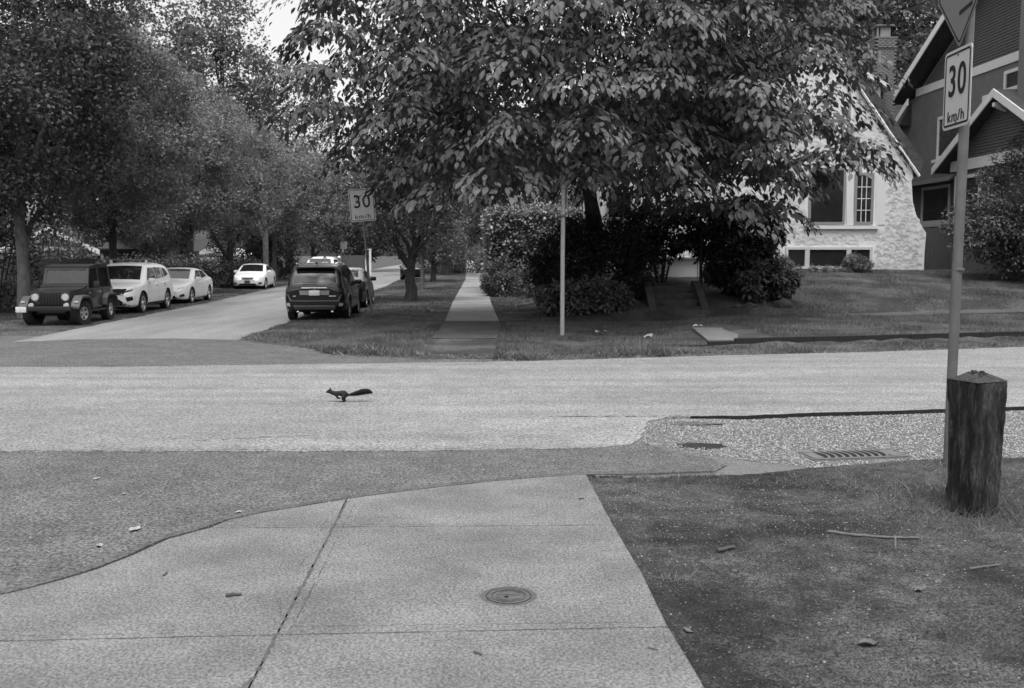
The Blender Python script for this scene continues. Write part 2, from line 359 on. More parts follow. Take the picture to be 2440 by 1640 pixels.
for poly in ([J1L]+top1+[j1v],
             [j1v]+[(-1.34, 7.8)]+top2[1:]+[J1R],
             top3+[J1L, j1v, j2v, J2L, (-4.4, 4.77)],
             [j2v, j1v, J1R, (RE(6), 6), J2R],
             [(-4.4, 4.75), J2L, j2v, (VJ(3), 3.0), (-4.4, 3.0)],
             [j2v, J2R, (RE(4.4), 4.4), (.92, 3.0), (VJ(3), 3.0)]):
    slab(dens(poly), Zs, M['slab'], pav, .010)
sheet('gutter_joint', [(x-.006, y+.004) for x, y in CURB[2:]]+[(.75, 8.71), (.74, 8.76)]+[(x-.03*(1 if x > -2 else 1.6), y+(.058 if x > -2 else .035)) for x, y in CURB[2:]][::-1], .0035, M['soil'], .02, jig=.006)
sheet('gutter_strip', [(x-.032*(1 if x > -2 else 1.6), y+(.06 if x > -2 else .037)) for x, y in CURB[2:]]+CURB2[:2]+[(1.86, 8.99), (1.1, 8.9)]+[(x-.06*(1 if x > -2 else 1.9), y+(.15 if x > -2 else .085)) for x, y in CURB[2:]][::-1], .006, M['gutter'], .02, jig=.004)

# tooled lines beside the joints, a crack, dirt collected on the slabs
def strip(name, pts, w0, w1, z, m, parent, brk=0):
    mb = MB(); n = len(pts)
    for k in range(n-1):
        if random.random() < brk: continue
        a, b = Vector(pts[k]+(z,)), Vector(pts[k+1]+(z,)); d = (b-a).normalized(); o = Vector((-d.y, d.x, 0)); wa = random.uniform(w0, w1); wb = random.uniform(w0, w1)
        mb.add([a-o*wa, b-o*wb, b+o*wb, a+o*wa], [(0, 1, 2, 3)])
    return mb.build(name, m, parent, fix=False)
def poly_pts(a, b, n, jig): return [(a[0]+(b[0]-a[0])*k/n+random.uniform(-jig, jig)*(k not in (0, n)), a[1]+(b[1]-a[1])*k/n+random.uniform(-jig, jig)*(k not in (0, n))) for k in range(n+1)]
for a, b, br in (((-2.3, 7.01), (-.2, 7.055), .12), ((-1.25, 5.06), (.82, 5.13), .15), ((-2.59, 4.93), (-1.3, 5.0), .6), ((-1.25, 7.6), (-1.17, 5.1), .2), ((-1.4, 7.6), (-1.34, 5.9), .35)):
    strip('tooled_line', poly_pts(a, b, 30, .0015), .0012, .0028, Zs+.0006, M['soil'], pav, br)
strip('crack', poly_pts((.5, 5.0), (.14, 4.5), 14, .006)+poly_pts((.1, 4.42), (-.2, 4.2), 8, .01), .0008, .0022, Zs+.0006, M['soilp'], pav, .3)
strip('crack', poly_pts((-.2, 8.05), (.7, 7.72), 20, .008), .0008, .002, Zs+.0006, M['soil'], pav, .25)
strip('joint_dirt', poly_pts((-1.325, 7.7), (-1.21, 4.5), 60, .005), .007, .013, Zs+.0004, M['soilp'], pav, .12)
strip('joint_dirt', poly_pts((-1.2, 4.45), (-1.3, 4.05), 14, .01), .006, .018, Zs+.0004, M['soilp'], pav, .1)
sheet('wet_hollow', [(1.98+.24*math.cos(t)*random.uniform(.75, 1.25), 10.15+.19*math.sin(t)*random.uniform(.75, 1.25)) for t in np.linspace(0, 2*math.pi, 22)[:-1]], -.0075, M['soil'], .02)
sheet('broken_patch', [(2.05+.4*math.cos(t)*random.uniform(.7, 1.2), 11.5+.12*math.sin(t)*random.uniform(.7, 1.2)) for t in np.linspace(0, 2*math.pi, 22)[:-1]], -.006, M['apron'], .01)
strip('road_crack', poly_pts((-5.2, 9.80), (.3, 9.93), 90, .012), .002, .009, .0105, M['soil'], road, .3)
strip('road_crack', poly_pts((-6.5, 12.55), (-1.6, 12.75), 70, .02), .002, .006, .0105, M['apron'], road, .3)
strip('road_crack', poly_pts((-3.4, 10.35), (-1.9, 10.75), 30, .03), .003, .012, .0105, M['apron'], road, .2)
strip('road_crack', poly_pts((.4, 11.9), (2.3, 11.93), 40, .03), .003, .014, .0105, M['soil'], road, .3)
# far pavement beside the side street, slabs as far as they can be told apart
farpav = sheet('far_sidewalk', [(-2.0, 22.4), (-.35, 22.4), (-.3, 27), (-.85, 40), (-2.0, 75), (-3.6, 76), (-2.45, 40), (-1.95, 27.6)], .03, M['soil'], .05)
lx = lambda y: np.interp(y, [21, 27.6, 40, 76, 300], [-1.85, -1.93, -2.42, -3.6, -14]); rx = lambda y: np.interp(y, [21, 27, 40, 76, 300], [-.35, -.3, -.87, -2.0, -12.2])
y = 22.6; k = 0
while y < 74:
    h = 1.5; t = random.uniform(-.006, .006)
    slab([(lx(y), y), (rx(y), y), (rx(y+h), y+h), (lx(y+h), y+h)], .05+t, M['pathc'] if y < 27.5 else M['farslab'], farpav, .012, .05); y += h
sheet('distant_sidewalk', [(lx(76.2), 76.2), (rx(76.2), 76.2), (rx(300), 300), (lx(300), 300)], .045, M['farslab'], .03)
cross = tag(bpy.data.objects.new('cross_sidewalk', None), kind='structure'); COL.objects.link(cross)
x = -.2
while x < 26:
    a, b = x, x+1.5
    za, zb = float(zsw(a)), float(zsw(b)); ya, yb = float(ysf(a)), float(ysf(b)); m = MB(); g = .012
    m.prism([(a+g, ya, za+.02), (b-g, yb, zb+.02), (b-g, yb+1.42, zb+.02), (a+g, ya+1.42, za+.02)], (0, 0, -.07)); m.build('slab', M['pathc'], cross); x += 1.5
# slab bridging the verge, kerb of the raised verge
zb0, zb1 = float(tz(4.6, 21.6))+.03, float(tz(4.8, 24.6))+.03
MB().prism([(4.25, 21.15, zb0), (5.45, 21.35, zb0), (5.75, 24.2, zb1), (4.45, 24.1, zb1)], (0, 0, -.14)).build('verge_slab', M['conc'])['kind'] = 'structure'
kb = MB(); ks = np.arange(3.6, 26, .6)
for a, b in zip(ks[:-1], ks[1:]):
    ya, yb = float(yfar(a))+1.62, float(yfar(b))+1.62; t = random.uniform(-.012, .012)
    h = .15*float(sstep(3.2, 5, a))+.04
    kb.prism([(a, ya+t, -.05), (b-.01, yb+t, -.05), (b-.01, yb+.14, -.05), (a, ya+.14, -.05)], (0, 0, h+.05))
kb.build('kerb', M['soil'])['kind'] = 'structure'  # near-black colour puts the kerb's shadow line into its face
# steps from the pavement up to the garden, cheek walls
steps = thing('garden_steps', 'old dark concrete steps rising between shrubs to the house garden', 'steps', (5.0, 28.9, 0))
for k in range(5):
    MB().bbox((-.0+random.uniform(-.02, .02), .25+.42*k, .09+.185*k+.05), (1.35, .5, .19), .02).build('step', M['mossy'], steps)
for s in (-1, 1):
    m = MB(); m.prism([(s*.78-.11, -.1, -.1), (s*.78-.11, 2.2, -.1), (s*.78-.11, 2.2, 1.15), (s*.78-.11, 1.7, 1.1), (s*.78-.11, .3, .35)], (.22, 0, 0)); m.build('cheek_wall', M['mossy'], steps)
rail = thing('iron_railing', 'thin black iron railing beside the dark garden steps', 'railing', (5.95, 30.9, .95))
MB().tube([(0, -1.3, .32), (0, 0, .86), (0, .9, .88)], .02, 6).build('handrail', M['black'], rail)
for k in range(7): MB().tube([(0, -1.2+.3*k, -.35+.05*k+.1), (0, -1.2+.3*k, .36+.088*k if k < 5 else .86)], .011, 5).build('baluster', M['black'], rail)
MB().tube([(0, 0, -.2), (0, 0, 2.1)], .045, 8).build('newel_post', M['black'], rail)
for k, (ux, dy_, s) in enumerate(((6.75, 29.3, .13), (7.15, 29.35, .15), (8.15, 29.4, .26))):
    b = bmesh.new(); bmesh.ops.create_icosphere(b, subdivisions=2, radius=1)
    for q in b.verts: q.co = Vector((q.co.x*s*1.25, q.co.y*s*.7, q.co.z*s*.75))*random.uniform(.78, 1.12)
    me = bpy.data.meshes.new('border_stone'); b.to_mesh(me); b.free(); me.materials.append(M['mossy'])
    o = link('border_stone', me, None, (ux, dy_, float(tz(ux, dy_))+.06)); tag(o, ['smaller grey border stone nearest the steps on the bank', 'middle grey border stone on the grass bank', 'widest grey border stone on the grass bank right of the steps'][k], 'stone', 'border stones on the bank')
# ================================================================ vegetation
T_BIG = np.array([(0, 0, 0), (.27, .4, .05), (.3, 0, -.03), (.27, -.4, .05), (.64, .5, .0), (.66, 0, -.08), (.64, -.5, .0), (1, 0, -.2)], float)
F_BIG = np.array([(0, 2, 1), (0, 3, 2), (1, 2, 5), (1, 5, 4), (2, 3, 6), (2, 6, 5), (4, 5, 7), (5, 6, 7)])
T_SM = np.array([(0, 0, 0), (.5, .5, .06), (1, 0, -.08), (.5, -.5, .06)], float); F_SM = np.array([(0, 1, 2), (0, 2, 3)])
def unit(a): return a/np.maximum(np.linalg.norm(a, axis=-1, keepdims=True), 1e-9)
def frames(ax, nr):
    a = unit(ax); b = unit(np.cross(nr, a)); c = np.cross(a, b); return a, b, c
def leafcloud(pos, ax, nr, ln, wd, T, Fc):
    a, b, c = frames(ax, nr); n = len(pos)
    V = pos[:, None]+ln[:, None, None]*T[None, :, 0, None]*a[:, None]+wd[:, None, None]*T[None, :, 1, None]*b[:, None]+ln[:, None, None]*T[None, :, 2, None]*c[:, None]
    k = len(T); return V.reshape(-1, 3), (Fc[None]+(np.arange(n)*k)[:, None, None]).reshape(-1, Fc.shape[1])
def shellpts(n, c, r, lo=.7, hi=1.0):
    d = unit(rng.normal(size=(n, 3))); t = rng.uniform(lo**3, hi**3, n)**(1/3); return np.array(c)+d*t[:, None]*np.array(r), d
def clumpy(n, c, r, nc, cs, lo=.55, squash=.6, dens=1.0):
    """n leaves in nc clumps of radius cs spread through an ellipsoid"""
    cc, dd = shellpts(nc, c, r, lo, 1.0); cs_ = cs*rng.uniform(.6, 1.35, nc)
    k = rng.integers(0, nc, n); off = unit(rng.normal(size=(n, 3)))*(rng.uniform(.25, 1, n)**.6)[:, None]*cs_[k][:, None]; off[:, 2] *= squash
    return cc[k]+off, unit(off+.35*dd[k]*cs)
def foliage(name, pos, out, ln, wd, m, parent, droop=.4, T=T_SM, Fc=F_SM, kind='stuff'):
    n = len(pos); ax = unit(out+rng.normal(0, .7, (n, 3))); ax[:, 2] -= droop; nr = unit(out*.4+np.array([0, 0, .8])+rng.normal(0, .55, (n, 3)))
    l = ln*rng.uniform(.65, 1.3, n); V, Fq = leafcloud(pos, ax, nr, l, l*wd, T, Fc)
    o = npmesh(name, V, Fq, m, parent)
    if kind: o['kind'] = kind
    return o
def trunk_limbs(parent, base, top, r0, limbs, m=None, name='trunk', nseg=7, wob=.06):
    b, t = Vector(base), Vector(top); pts = []; rad = []
    for i in range(nseg):
        f = i/(nseg-1); p = b.lerp(t, f)+Vector((random.uniform(-wob, wob), random.uniform(-wob, wob), 0))*(1 if 0 < i else 0); pts.append(p); rad.append(r0*(1-.55*f)*(1.25 if i == 0 else 1))
    mb = MB().tube(pts, rad, 10); o = mb.build(name, m or M['bark'], parent, True)
    for (f, d, L, r) in limbs:
        s = b.lerp(t, f); d = Vector(d).normalized(); p2 = []; rr = []
        for i in range(6):
            q = i/5; p2.append(s+d*L*q+Vector((0, 0, .18*L*q*q))+Vector((random.uniform(-1, 1), random.uniform(-1, 1), random.uniform(-.5, .5)))*.05*L*(q > 0)); rr.append(r*(1-.8*q))
        MB().tube(p2, rr, 7).build('limb', m or M['bark'], parent, True)
    return o

# ---- the large-leaved tree that fills the middle
TB = (2.7, 32.6, float(tz(2.7, 32.6))-.05)
big = thing('large_leaved_tree', 'huge broad tree with large drooping leaves overhanging the corner and house', 'tree', TB)
def loc_(a): return np.asarray(a)-np.array(TB)
C0 = np.array([1.75, 28.2, 7.4]); RR = np.array([7.6, 7.2, 6.4])
def zmin(x, y): return np.interp(x, [-7, -5.2, -4.3, -3.2, -1.5, .2, 1.2, 3.0, 4.6, 6.5, 8.3, 9.6, 11], [3.5, 2.95, 3.4, 3.0, 3.2, 3.4, 3.7, 3.3, 2.8, 2.35, 2.7, 3.8, 4.8])+np.clip((y-26)*.05, -.1, .7)
def poisson(c, d, sx, sz):
    keep = []
    for i in range(len(c)):
        if not keep: keep.append(i); continue
        q = (c[keep]-c[i])/np.array([sx, sx, sz])
        if (q*q).sum(1).min() > 1: keep.append(i)
    return c[keep], d[keep]
cA, dA = shellpts(5000, C0, RR, .86, 1.02)
cL, dL = shellpts(700, np.array([7.7, 26.8, 4.9]), np.array([1.9, 2.8, 1.6]), .6, 1.0)
cA, dA = np.concatenate([cA, cL]), np.concatenate([dA, dL]); k = cA[:, 2] > zmin(cA[:, 0], cA[:, 1])+.35; cA, dA = poisson(cA[k], dA[k], 1.75, .95)
cB, dB = shellpts(900, C0, RR, .45, .78); k = cB[:, 2] > zmin(cB[:, 0], cB[:, 1])+.45; cB, dB = cB[k], dB[k]
POS, AX, NR, LN = [], [], [], []
for lay, (CC, DD) in enumerate(((cA, dA), (cB, dB))):
    for c, d in zip(CC, DD):
        up_left = c[0] < -1.0 and c[2] > 6.2
        n = int(rng.integers(150, 230)*(.85 if up_left else 1)*(.75 if c[1] > 30 else 1)) if lay == 0 else int(rng.integers(45, 80)*(.8 if up_left else 1))
        R_ = rng.uniform(.75, 1.25) if lay == 0 else rng.uniform(.8, 1.3); o = np.array([d[0], d[1], 0]); o /= max(np.linalg.norm(o), .25)
        st = rng.uniform(.75, 1.25, 2); tw = rng.uniform(0, 3.14)
        # five or six twigs fan out of the spray; leaves sit along them
        kt = rng.integers(6, 10); ta = tw+np.arange(kt)*2*np.pi/kt+rng.normal(0, .25, kt); pick = rng.integers(0, kt, n)
        r = R_*np.sqrt(rng.uniform(.02, 1, n)); ph = ta[pick]+rng.normal(0, .28, n); rad = np.stack([np.cos(ph)*st[0], np.sin(ph)*st[1], np.zeros(n)], 1); f = r/R_
        p = c+rad*r[:, None]; p[:, 2] += .3*(1-f**2)-.3*((rad*r[:, None]) @ o)+rng.normal(0, .05, n)-.12*f**3+(rng.normal(0, .12, kt))[pick]
        a = unit(rad+o*.35+rng.normal(0, .55, (n, 3))); a[:, 2] = -(.2+.85*f**1.5)*rng.uniform(.4, 1.5, n)
        nr = unit(rad*(.2+.7*f)[:, None]+o*.3+np.array([0, 0, .8])+rng.normal(0, .36, (n, 3)))
        POS.append(p); AX.append(a); NR.append(nr); LN.append(rng.uniform(.12, .29, n)*rng.uniform(.85, 1.1))
POS, AX, NR, LN = map(np.concatenate, (POS, AX, NR, LN))
k = POS[:, 2] > zmin(POS[:, 0], POS[:, 1])-.15; POS, AX, NR, LN = POS[k], AX[k], NR[k], LN[k]
WD = LN*rng.uniform(.40, .54, len(LN))
# the 300 leaves that show largest are objects of their own
e = (POS[:, 2]-CAMH)/POS[:, 1]
score = np.where((e < .23) & (np.abs(POS[:, 0]/POS[:, 1]) < .5), LN/POS[:, 1], 0)
top = np.zeros(len(LN), bool); top[np.argsort(-score)[:300]] = True
V, Fq = leafcloud(loc_(POS[~top]), AX[~top], NR[~top], LN[~top], WD[~top], T_BIG, F_BIG)
npmesh('crown', V, Fq, M['leaf'], big)['kind'] = 'stuff'
leafme = []
for q in range(4):
    T = T_BIG.copy(); T[:, 2] *= (.6, 1, 1.5, 2)[q]; leafme.append(npmesh(None, T, F_BIG, M['leaf']))
A, B, Cn = frames(AX[top], NR[top])
for n, (p, a, b, c, l, wd) in enumerate(zip(loc_(POS[top]), A, B, Cn, LN[top], WD[top])):
    o = link('leaf', leafme[n % 4], big)
    o.matrix_basis = Matrix(((a[0]*l, b[0]*wd, c[0]*l, p[0]), (a[1]*l, b[1]*wd, c[1]*l, p[1]), (a[2]*l, b[2]*wd, c[2]*l, p[2]), (0, 0, 0, 1)))
trunk_limbs(big, (0, 0, 0), (-.3, -1.2, 7.5), .34, [(.52, (-1, -.5, .4), 6.5, .15), (.55, (.95, -.5, .4), 7, .15), (.6, (.2, -1, .5), 6, .14), (.55, (-.6, -1, .6), 6, .13), (.6, (.7, -.9, .6), 6, .13), (.7, (-1, .1, .8), 5, .12), (.8, (1, .2, .9), 5, .1), (.9, (0, -.3, 1), 5, .1), (.5, (-.2, 1, .6), 4.5, .12)], wob=.1)

# ---- upright street trees along the left verge
GRP = 'upright street trees on the left verge'
def street_tree(x, y, h, r, mt, label, seed, n=24000, zb=2.2, name='street_tree', ls=.13, grp=GRP, tr=.15, bark='bark', fork=True, nc=230, cs=.75, lo=.35):
    t = thing(name, label, 'tree', (x, y, .02), 0, grp)
    c = (0, 0, (h+zb)/2); rr = (r, r, (h-zb)/2)
    pos, out = clumpy(n, c, rr, nc, cs, lo, .75)
    f = (pos[:, 2]-zb)/(h-zb); pos[:, :2] *= np.where(f < .3, .75+.8*np.clip(f, 0, 1), 1.0)[:, None]
    foliage('crown', pos, out, ls, .75, M[mt], t, .1)
    limbs = []
    if fork:
        for q in range(7):
            th = q*2.4+seed; limbs.append((.22+.09*q, (math.cos(th)*.75, math.sin(th)*.75, 1.2), h*(.42-.03*q), tr*.55))
    trunk_limbs(t, (0, 0, -.1), (.1, 0, h*.72), tr, limbs, M[bark])
    return t
street_tree(-15.05, 30.2, 13.5, 4.0, 'dmaple', 'dark upright tree with pale lower trunk behind the jeep', 1, 80000, 2.7, ls=.125, tr=.19, bark='palebark', nc=330, cs=.85)
street_tree(-15.3, 37.6, 10.9, 3.4, 'maple', 'grey leafy street tree rising behind the white vehicle with a roof bar', 2, 62000, 2.5, ls=.12, tr=.16)
street_tree(-16.1, 48.3, 10.6, 3.5, 'maple', 'street tree with dark low fork left of the clipped hedge', 3, 46000, 2.4, ls=.125, tr=.2)
street_tree(-16.6, 57.8, 10.2, 3.5, 'maple', 'street tree growing through the clipped hedge by the far white saloon', 4, 42000, 2.5, ls=.13, tr=.22)
street_tree(-16.9, 70.0, 10.5, 3.8, 'maple', 'pale street tree beyond the far white saloon', 5, 22000, 3.3, ls=.17, tr=.18)
street_tree(-17.0, 84.0, 10.5, 4.0, 'maple', 'small street tree in front of the low white wall down the street', 6, 14000, 2.3, ls=.2, tr=.2)
# taller trees behind them
GB = 'tall trees behind the left houses'
def bgtree(x, y, h, r, zb, n, label, mt='bgleaf', ls=.3, seed=0, nc=260, cs=1.3, lo=.3, name='background_tree', grp=GB, tr=.35):
    return street_tree(x, y, h, r, mt, label, seed, n, zb, name, ls, grp, tr, 'bark', True, nc, cs, lo)
bgtree(-29, 70, 19, 5.5, 4, 13000, 'tall loose tree behind the garage roof at the far left', seed=1)
bgtree(-30.6, 82, 24.5, 5.8, 5, 17000, 'tallest pale loose tree with sky gaps behind the left street trees', seed=2, nc=170)
bgtree(-25.6, 88, 26, 4.4, 6, 17000, 'tall tree with a steep right edge against the open sky', seed=3, nc=170)
bgtree(-21.8, 96, 20.5, 5.2, 3, 16000, 'rounded tree under the open patch of sky', seed=4)
bgtree(-26, 105, 15, 7, 1.5, 12000, 'dark bushy tree behind the utility pole', 'conif', seed=5, nc=300)
bgtree(-17.5, 112, 13, 6.5, 1, 12000, 'dark dense tree behind the walking people', 'conif', seed=6, nc=300)
bgtree(-11.5, 125, 16, 7, 2, 12000, 'grey tree closing the end of the side street', 'dmaple', seed=7, nc=300)
bgtree(-3.5, 118, 17, 6, 3, 12000, 'dark tree overhanging the end of the far pavement', 'conif', seed=8, nc=300)
bgtree(-35, 60, 15, 5, 2, 12000, 'dark tree at the left edge behind the garage', 'dmaple', seed=9)
# trees on the corner side along the far pavement
GR = 'trees along the far pavement'
fk = thing('forked_tree', 'dark young tree with a low V fork on the corner verge', 'tree', (-4.28, 41.2, .02))
trunk_limbs(fk, (0, 0, -.1), (.05, 0, 1.75), .3, [(.8, (-.75, 0, 1.3), 3.2, .17), (.85, (.45, 0, 1.4), 4.5, .18), (.9, (.05, .3, 1), 3.5, .1), (1., (.7, -.2, .9), 3.2, .1), (1., (-.5, -.3, 1.2), 3.2, .1)])
pos, out = clumpy(15000, (0, 0, 4.8), (3.0, 2.6, 2.6), 170, .7, .3, .7)
foliage('crown', pos, out, .14, .7, M['dmaple'], fk, .2)
yt = thing('young_tree', 'thin pale young tree beside the forked tree', 'tree', (-5.0, 54.5, .02), 0, GR)
trunk_limbs(yt, (0, 0, -.1), (0, 0, 4), .12, [(.6, (-.6, 0, 1), 1.5, .04), (.7, (.6, .2, 1), 1.5, .04)], M['palebark']); pos, out = clumpy(6000, (0, 0, 4.2), (1.9, 1.8, 1.9), 70, .6, .2); foliage('crown', pos, out, .16, .7, M['maple'], yt, .2)
for k, (x, y, h, r, zb, mt, lb) in enumerate(((-5.55, 69, 5.6, 2.4, 1.3, 'maple', 'low round tree with a short trunk beside the far pavement'),
        (-6.2, 92, 11, 4.5, 2.4, 'dmaple', 'first thick dark trunk of the row at the far pavement'), (-5.6, 106, 12, 5, 2.6, 'dmaple', 'second dark trunk of the row at the far pavement'),
        (-6.4, 124, 12, 5, 2.6, 'conif', 'third dark trunk of the row at the far pavement'), (-7.6, 146, 13, 6, 2.8, 'conif', 'farthest dark tree of the row at the far pavement'))):
    street_tree(x, y, h, r, mt, lb, k, 9000, zb, 'verge_tree', .22 if k else .17, GR, .2 if k == 0 else .42)
bgtree(1.5, 84, 15, 6, 2, 11000, 'dark tree rising above the tall clipped hedge', 'conif', seed=3, grp=GR)
bgtree(7, 66, 15, 6, 2, 11000, 'tree hidden behind the large-leaved tree, left of the white house', 'dmaple', seed=4, grp=GR)
bgtree(20.5, 66, 23, 6.5, 3, 34000, 'dark evergreen tree rising behind the brick chimney', 'dmaple', seed=5, grp='trees behind the right houses', ls=.32, nc=420, cs=1.2)
bgtree(27.5, 70, 24, 6.5, 3, 26000, 'dark evergreen tree behind the roof of the right house', 'dmaple', seed=6, grp='trees behind the right houses', ls=.34, nc=420, cs=1.2)
bgtree(13.5, 72, 18, 6, 3, 12000, 'tree behind the hidden half of the white house', 'dmaple', seed=7, grp='trees behind the right houses', ls=.26, nc=300)

# ---- hedges and shrubs
def hedgebox(name, label, cat, c, d, n, ls, m, core, rz=0, grp=None, soft=.12, mtop=None):
    t = thing(name, label, cat, (c[0], c[1], c[2]), rz, grp)
    x, y, z = d
    u = rng.uniform(-.5, .5, (n, 3)); f = rng.choice(5, n, p=np.array([y*z, y*z, x*z, x*z, x*y])/(2*y*z+2*x*z+x*y))
    nrm = np.array([(-1, 0, 0), (1, 0, 0), (0, -1, 0), (0, 1, 0), (0, 0, 1)])[f].astype(float)
    p = u.copy(); p[f == 0, 0] = -.5; p[f == 1, 0] = .5; p[f == 2, 1] = -.5; p[f == 3, 1] = .5; p[f == 4, 2] = .5
    p = p*np.array(d)+np.array([0, 0, z/2])+nrm*rng.normal(-.02, soft, (n, 1))+rng.normal(0, .03, (n, 3))
    bump = .09*np.sin(p[:, 0:1]*3+1)*np.sin(p[:, 2:3]*4+p[:, 1:2]*3); p = p+nrm*bump
    foliage('leaf_mass', p, nrm, ls, .65, m, t, .3)
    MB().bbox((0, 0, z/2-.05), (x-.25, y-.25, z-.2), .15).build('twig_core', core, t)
    return t
hedgebox('clipped_hedge', 'tall clipped leafy hedge block beside the far pavement', 'hedge', (1.95, 52.5, 0), (6.4, 10, 4.15), 30000, .17, M['ivy'], M['conif'], R(1.5))
hedgebox('clipped_hedge', 'low dark clipped hedge behind the white saloons', 'hedge', (-18.4, 57, 0), (7.5, 1.2, 1.45), 9000, .1, M['hedge'], M['conif'], R(4))
hedgebox('clipped_hedge', 'dark hedge top running above the wooden fence behind the jeep', 'hedge', (-19.2, 44.6, 1.2), (11.5, .8, .55), 5000, .1, M['hedge'], M['conif'], 0)
def shrub(name, label, x, y, blobs, n, ls, m, cat='shrub', wd=.5, droop=.3, grp=None, z=None, squash=.7, T=T_SM, Fc=F_SM, lo=.6, stems=5):
    z0 = float(tz(x, y)) if z is None else z
    t = thing(name, label, cat, (x, y, z0-.02), 0, grp); P_, O_ = [], []; tot = sum(b[3]*b[4]*b[5] for b in blobs)
    for bx, by, bz, rx_, ry, rz in blobs:
        k = max(200, int(n*rx_*ry*rz/tot)); p, o = clumpy(k, (bx, by, bz), (rx_, ry, rz), max(12, int(60*rx_*rz)), .38*min(1.2, max(.5, rx_*.6)), lo, squash); P_.append(p); O_.append(o)
    p = np.concatenate(P_); o = np.concatenate(O_); k = p[:, 2] > 0; foliage('leaf_mass', p[k], o[k], ls, wd, m, t, droop, T, Fc)
    bl = blobs[0]
    mb = MB()
    for q in range(stems): a = q*2*math.pi/stems; mb.tube([(bl[0]+.12*math.cos(a), bl[1]+.12*math.sin(a), -.1), (bl[0]+.5*bl[3]*math.cos(a), bl[1]+.5*bl[4]*math.sin(a), bl[2]+.3*bl[5])], [.045, .015], 6)
    mb.build('stems', M['bark'], t)
    return t
shrub('yew_shrub', 'large black-green feathery shrub in front of the house path', 2.6, 31.3, [(0, 0, 1.1, 2.0, 1.3, 1.3), (-.9, -.2, 1.5, 1.1, 1.0, 1.1), (.9, 0, 1.7, 1.1, 1.0, 1.0), (-.1, .2, 2.1, 1.0, .9, .8)], 26000, .13, M['conif'], wd=.35)
shrub('rhododendron', 'low broad-leaved shrub at the foot of the feathery dark shrub', 2.15, 29.6, [(0, 0, .45, 1.55, .7, .55), (-.7, .1, .4, .8, .6, .5), (.8, .1, .5, .7, .6, .55)], 5000, .15, M['hedge'], wd=.42, T=T_BIG, Fc=F_BIG)
shrub('laurel_shrub', 'tall dark leafy shrub right of the garden steps', 7.1, 31.4, [(0, 0, 1.7, 1.25, 1.0, 1.5), (-.9, 0, 2.4, .9, .8, .7), (.7, 0, 2.2, .9, .8, 1.0), (.2, -.4, .9, 1.1, .8, .7)], 16000, .17, M['conif'], wd=.45)
shrub('laurel_shrub', 'paler leaf clump low on the bank right of the steps', 7.75, 30.4, [(0, 0, .55, .95, .6, .6)], 2600, .19, M['hedge'], wd=.4, T=T_BIG, Fc=F_BIG)
shrub('round_shrub', 'round clipped shrub at the foot of the tall hedge', -.25, 45.6, [(0, 0, .75, 1.15, 1.0, 1.05)], 9000, .1, M['hedge'], lo=.8)
shrub('round_shrub', 'small pale round shrub between clipped shrub and dark shrub', .85, 42.5, [(0, 0, .6, .55, .5, .85)], 4000, .09, M['hedgel'], lo=.8)
shrub('evergreen_shrub', 'bushy evergreen between the dark shrub and the house window', 5.2, 34.3, [(0, 0, 1.9, 1.3, 1.0, 1.1), (-.9, .2, 1.6, .9, .8, 1.1)], 8000, .15, M['conif'])
shrub('climbing_shrub', 'great overgrown shrub in front of the right house', 17.6, 35.2, [(.7, 0, 2.6, 1.8, 1.5, 2.0), (1.5, 0, 4.3, 1.3, 1.2, 1.4), (-.9, -.2, 1.7, 1.2, 1.1, 1.1), (.8, -.3, 1.2, 1.9, 1.3, 1.4)], 26000, .13, M['hedge'], z=1.25, wd=.5)
shrub('flower_clump', 'bushy flower clump right of the basement window', 13.1, 37.3, [(0, 0, .3, .55, .35, .38)], 1600, .13, M['hedgel'], 'plant', wd=.25)
shrub('flower_clump', 'small flower clump left of the basement window', 10.2, 37.3, [(0, 0, .25, .5, .35, .35)], 1300, .12, M['hedgel'], 'plant', wd=.25)
shrub('border_plants', 'low row of plants under the basement window', 11.7, 37.35, [(-.5, 0, .05, .9, .25, .2), (.7, 0, .05, .9, .25, .2)], 1500, .1, M['hedgel'], 'plant', wd=.4)
shrub('garden_shrub', 'bright leafed shrub in front of the left garage', -20.2, 42.8, [(0, 0, 2.0, 1.9, 1.0, 1.6)], 6000, .14, M['hedgel'], z=0)
shrub('garden_shrub', 'dark shrub beside the leftmost street tree', -17.6, 33.2, [(0, 0, 1.7, 1.5, 1.2, 1.9)], 6000, .14, M['dmaple'], z=0)
shrub('garden_shrub', 'loose pale shrub between the left garage and the white house', -19.4, 50.5, [(0, 0, 2.6, 1.7, 1.2, 1.7)], 6000, .16, M['hedgel'], z=0)
shrub('garden_shrub', 'tall dark shrubbery left of the low white wall', -20.3, 74, [(0, 0, 2.5, 2.3, 2, 2.7), (2, 2, 2.2, 2, 2, 2.3)], 9000, .22, M['conif'], z=0)
shrub('garden_shrub', 'low mounded shrub at the far bend of the side street', -7.2, 98, [(0, 0, .8, 2.6, 1.5, 1.0), (2.5, 1, .9, 2, 1.5, 1.2)], 4000, .22, M['hedge'], z=0)
shrub('garden_shrub', 'dark undergrowth below the low fence at the right edge', 19.2, 33.5, [(0, 0, .5, 1.4, 1, .8)], 4000, .13, M['hedge'])

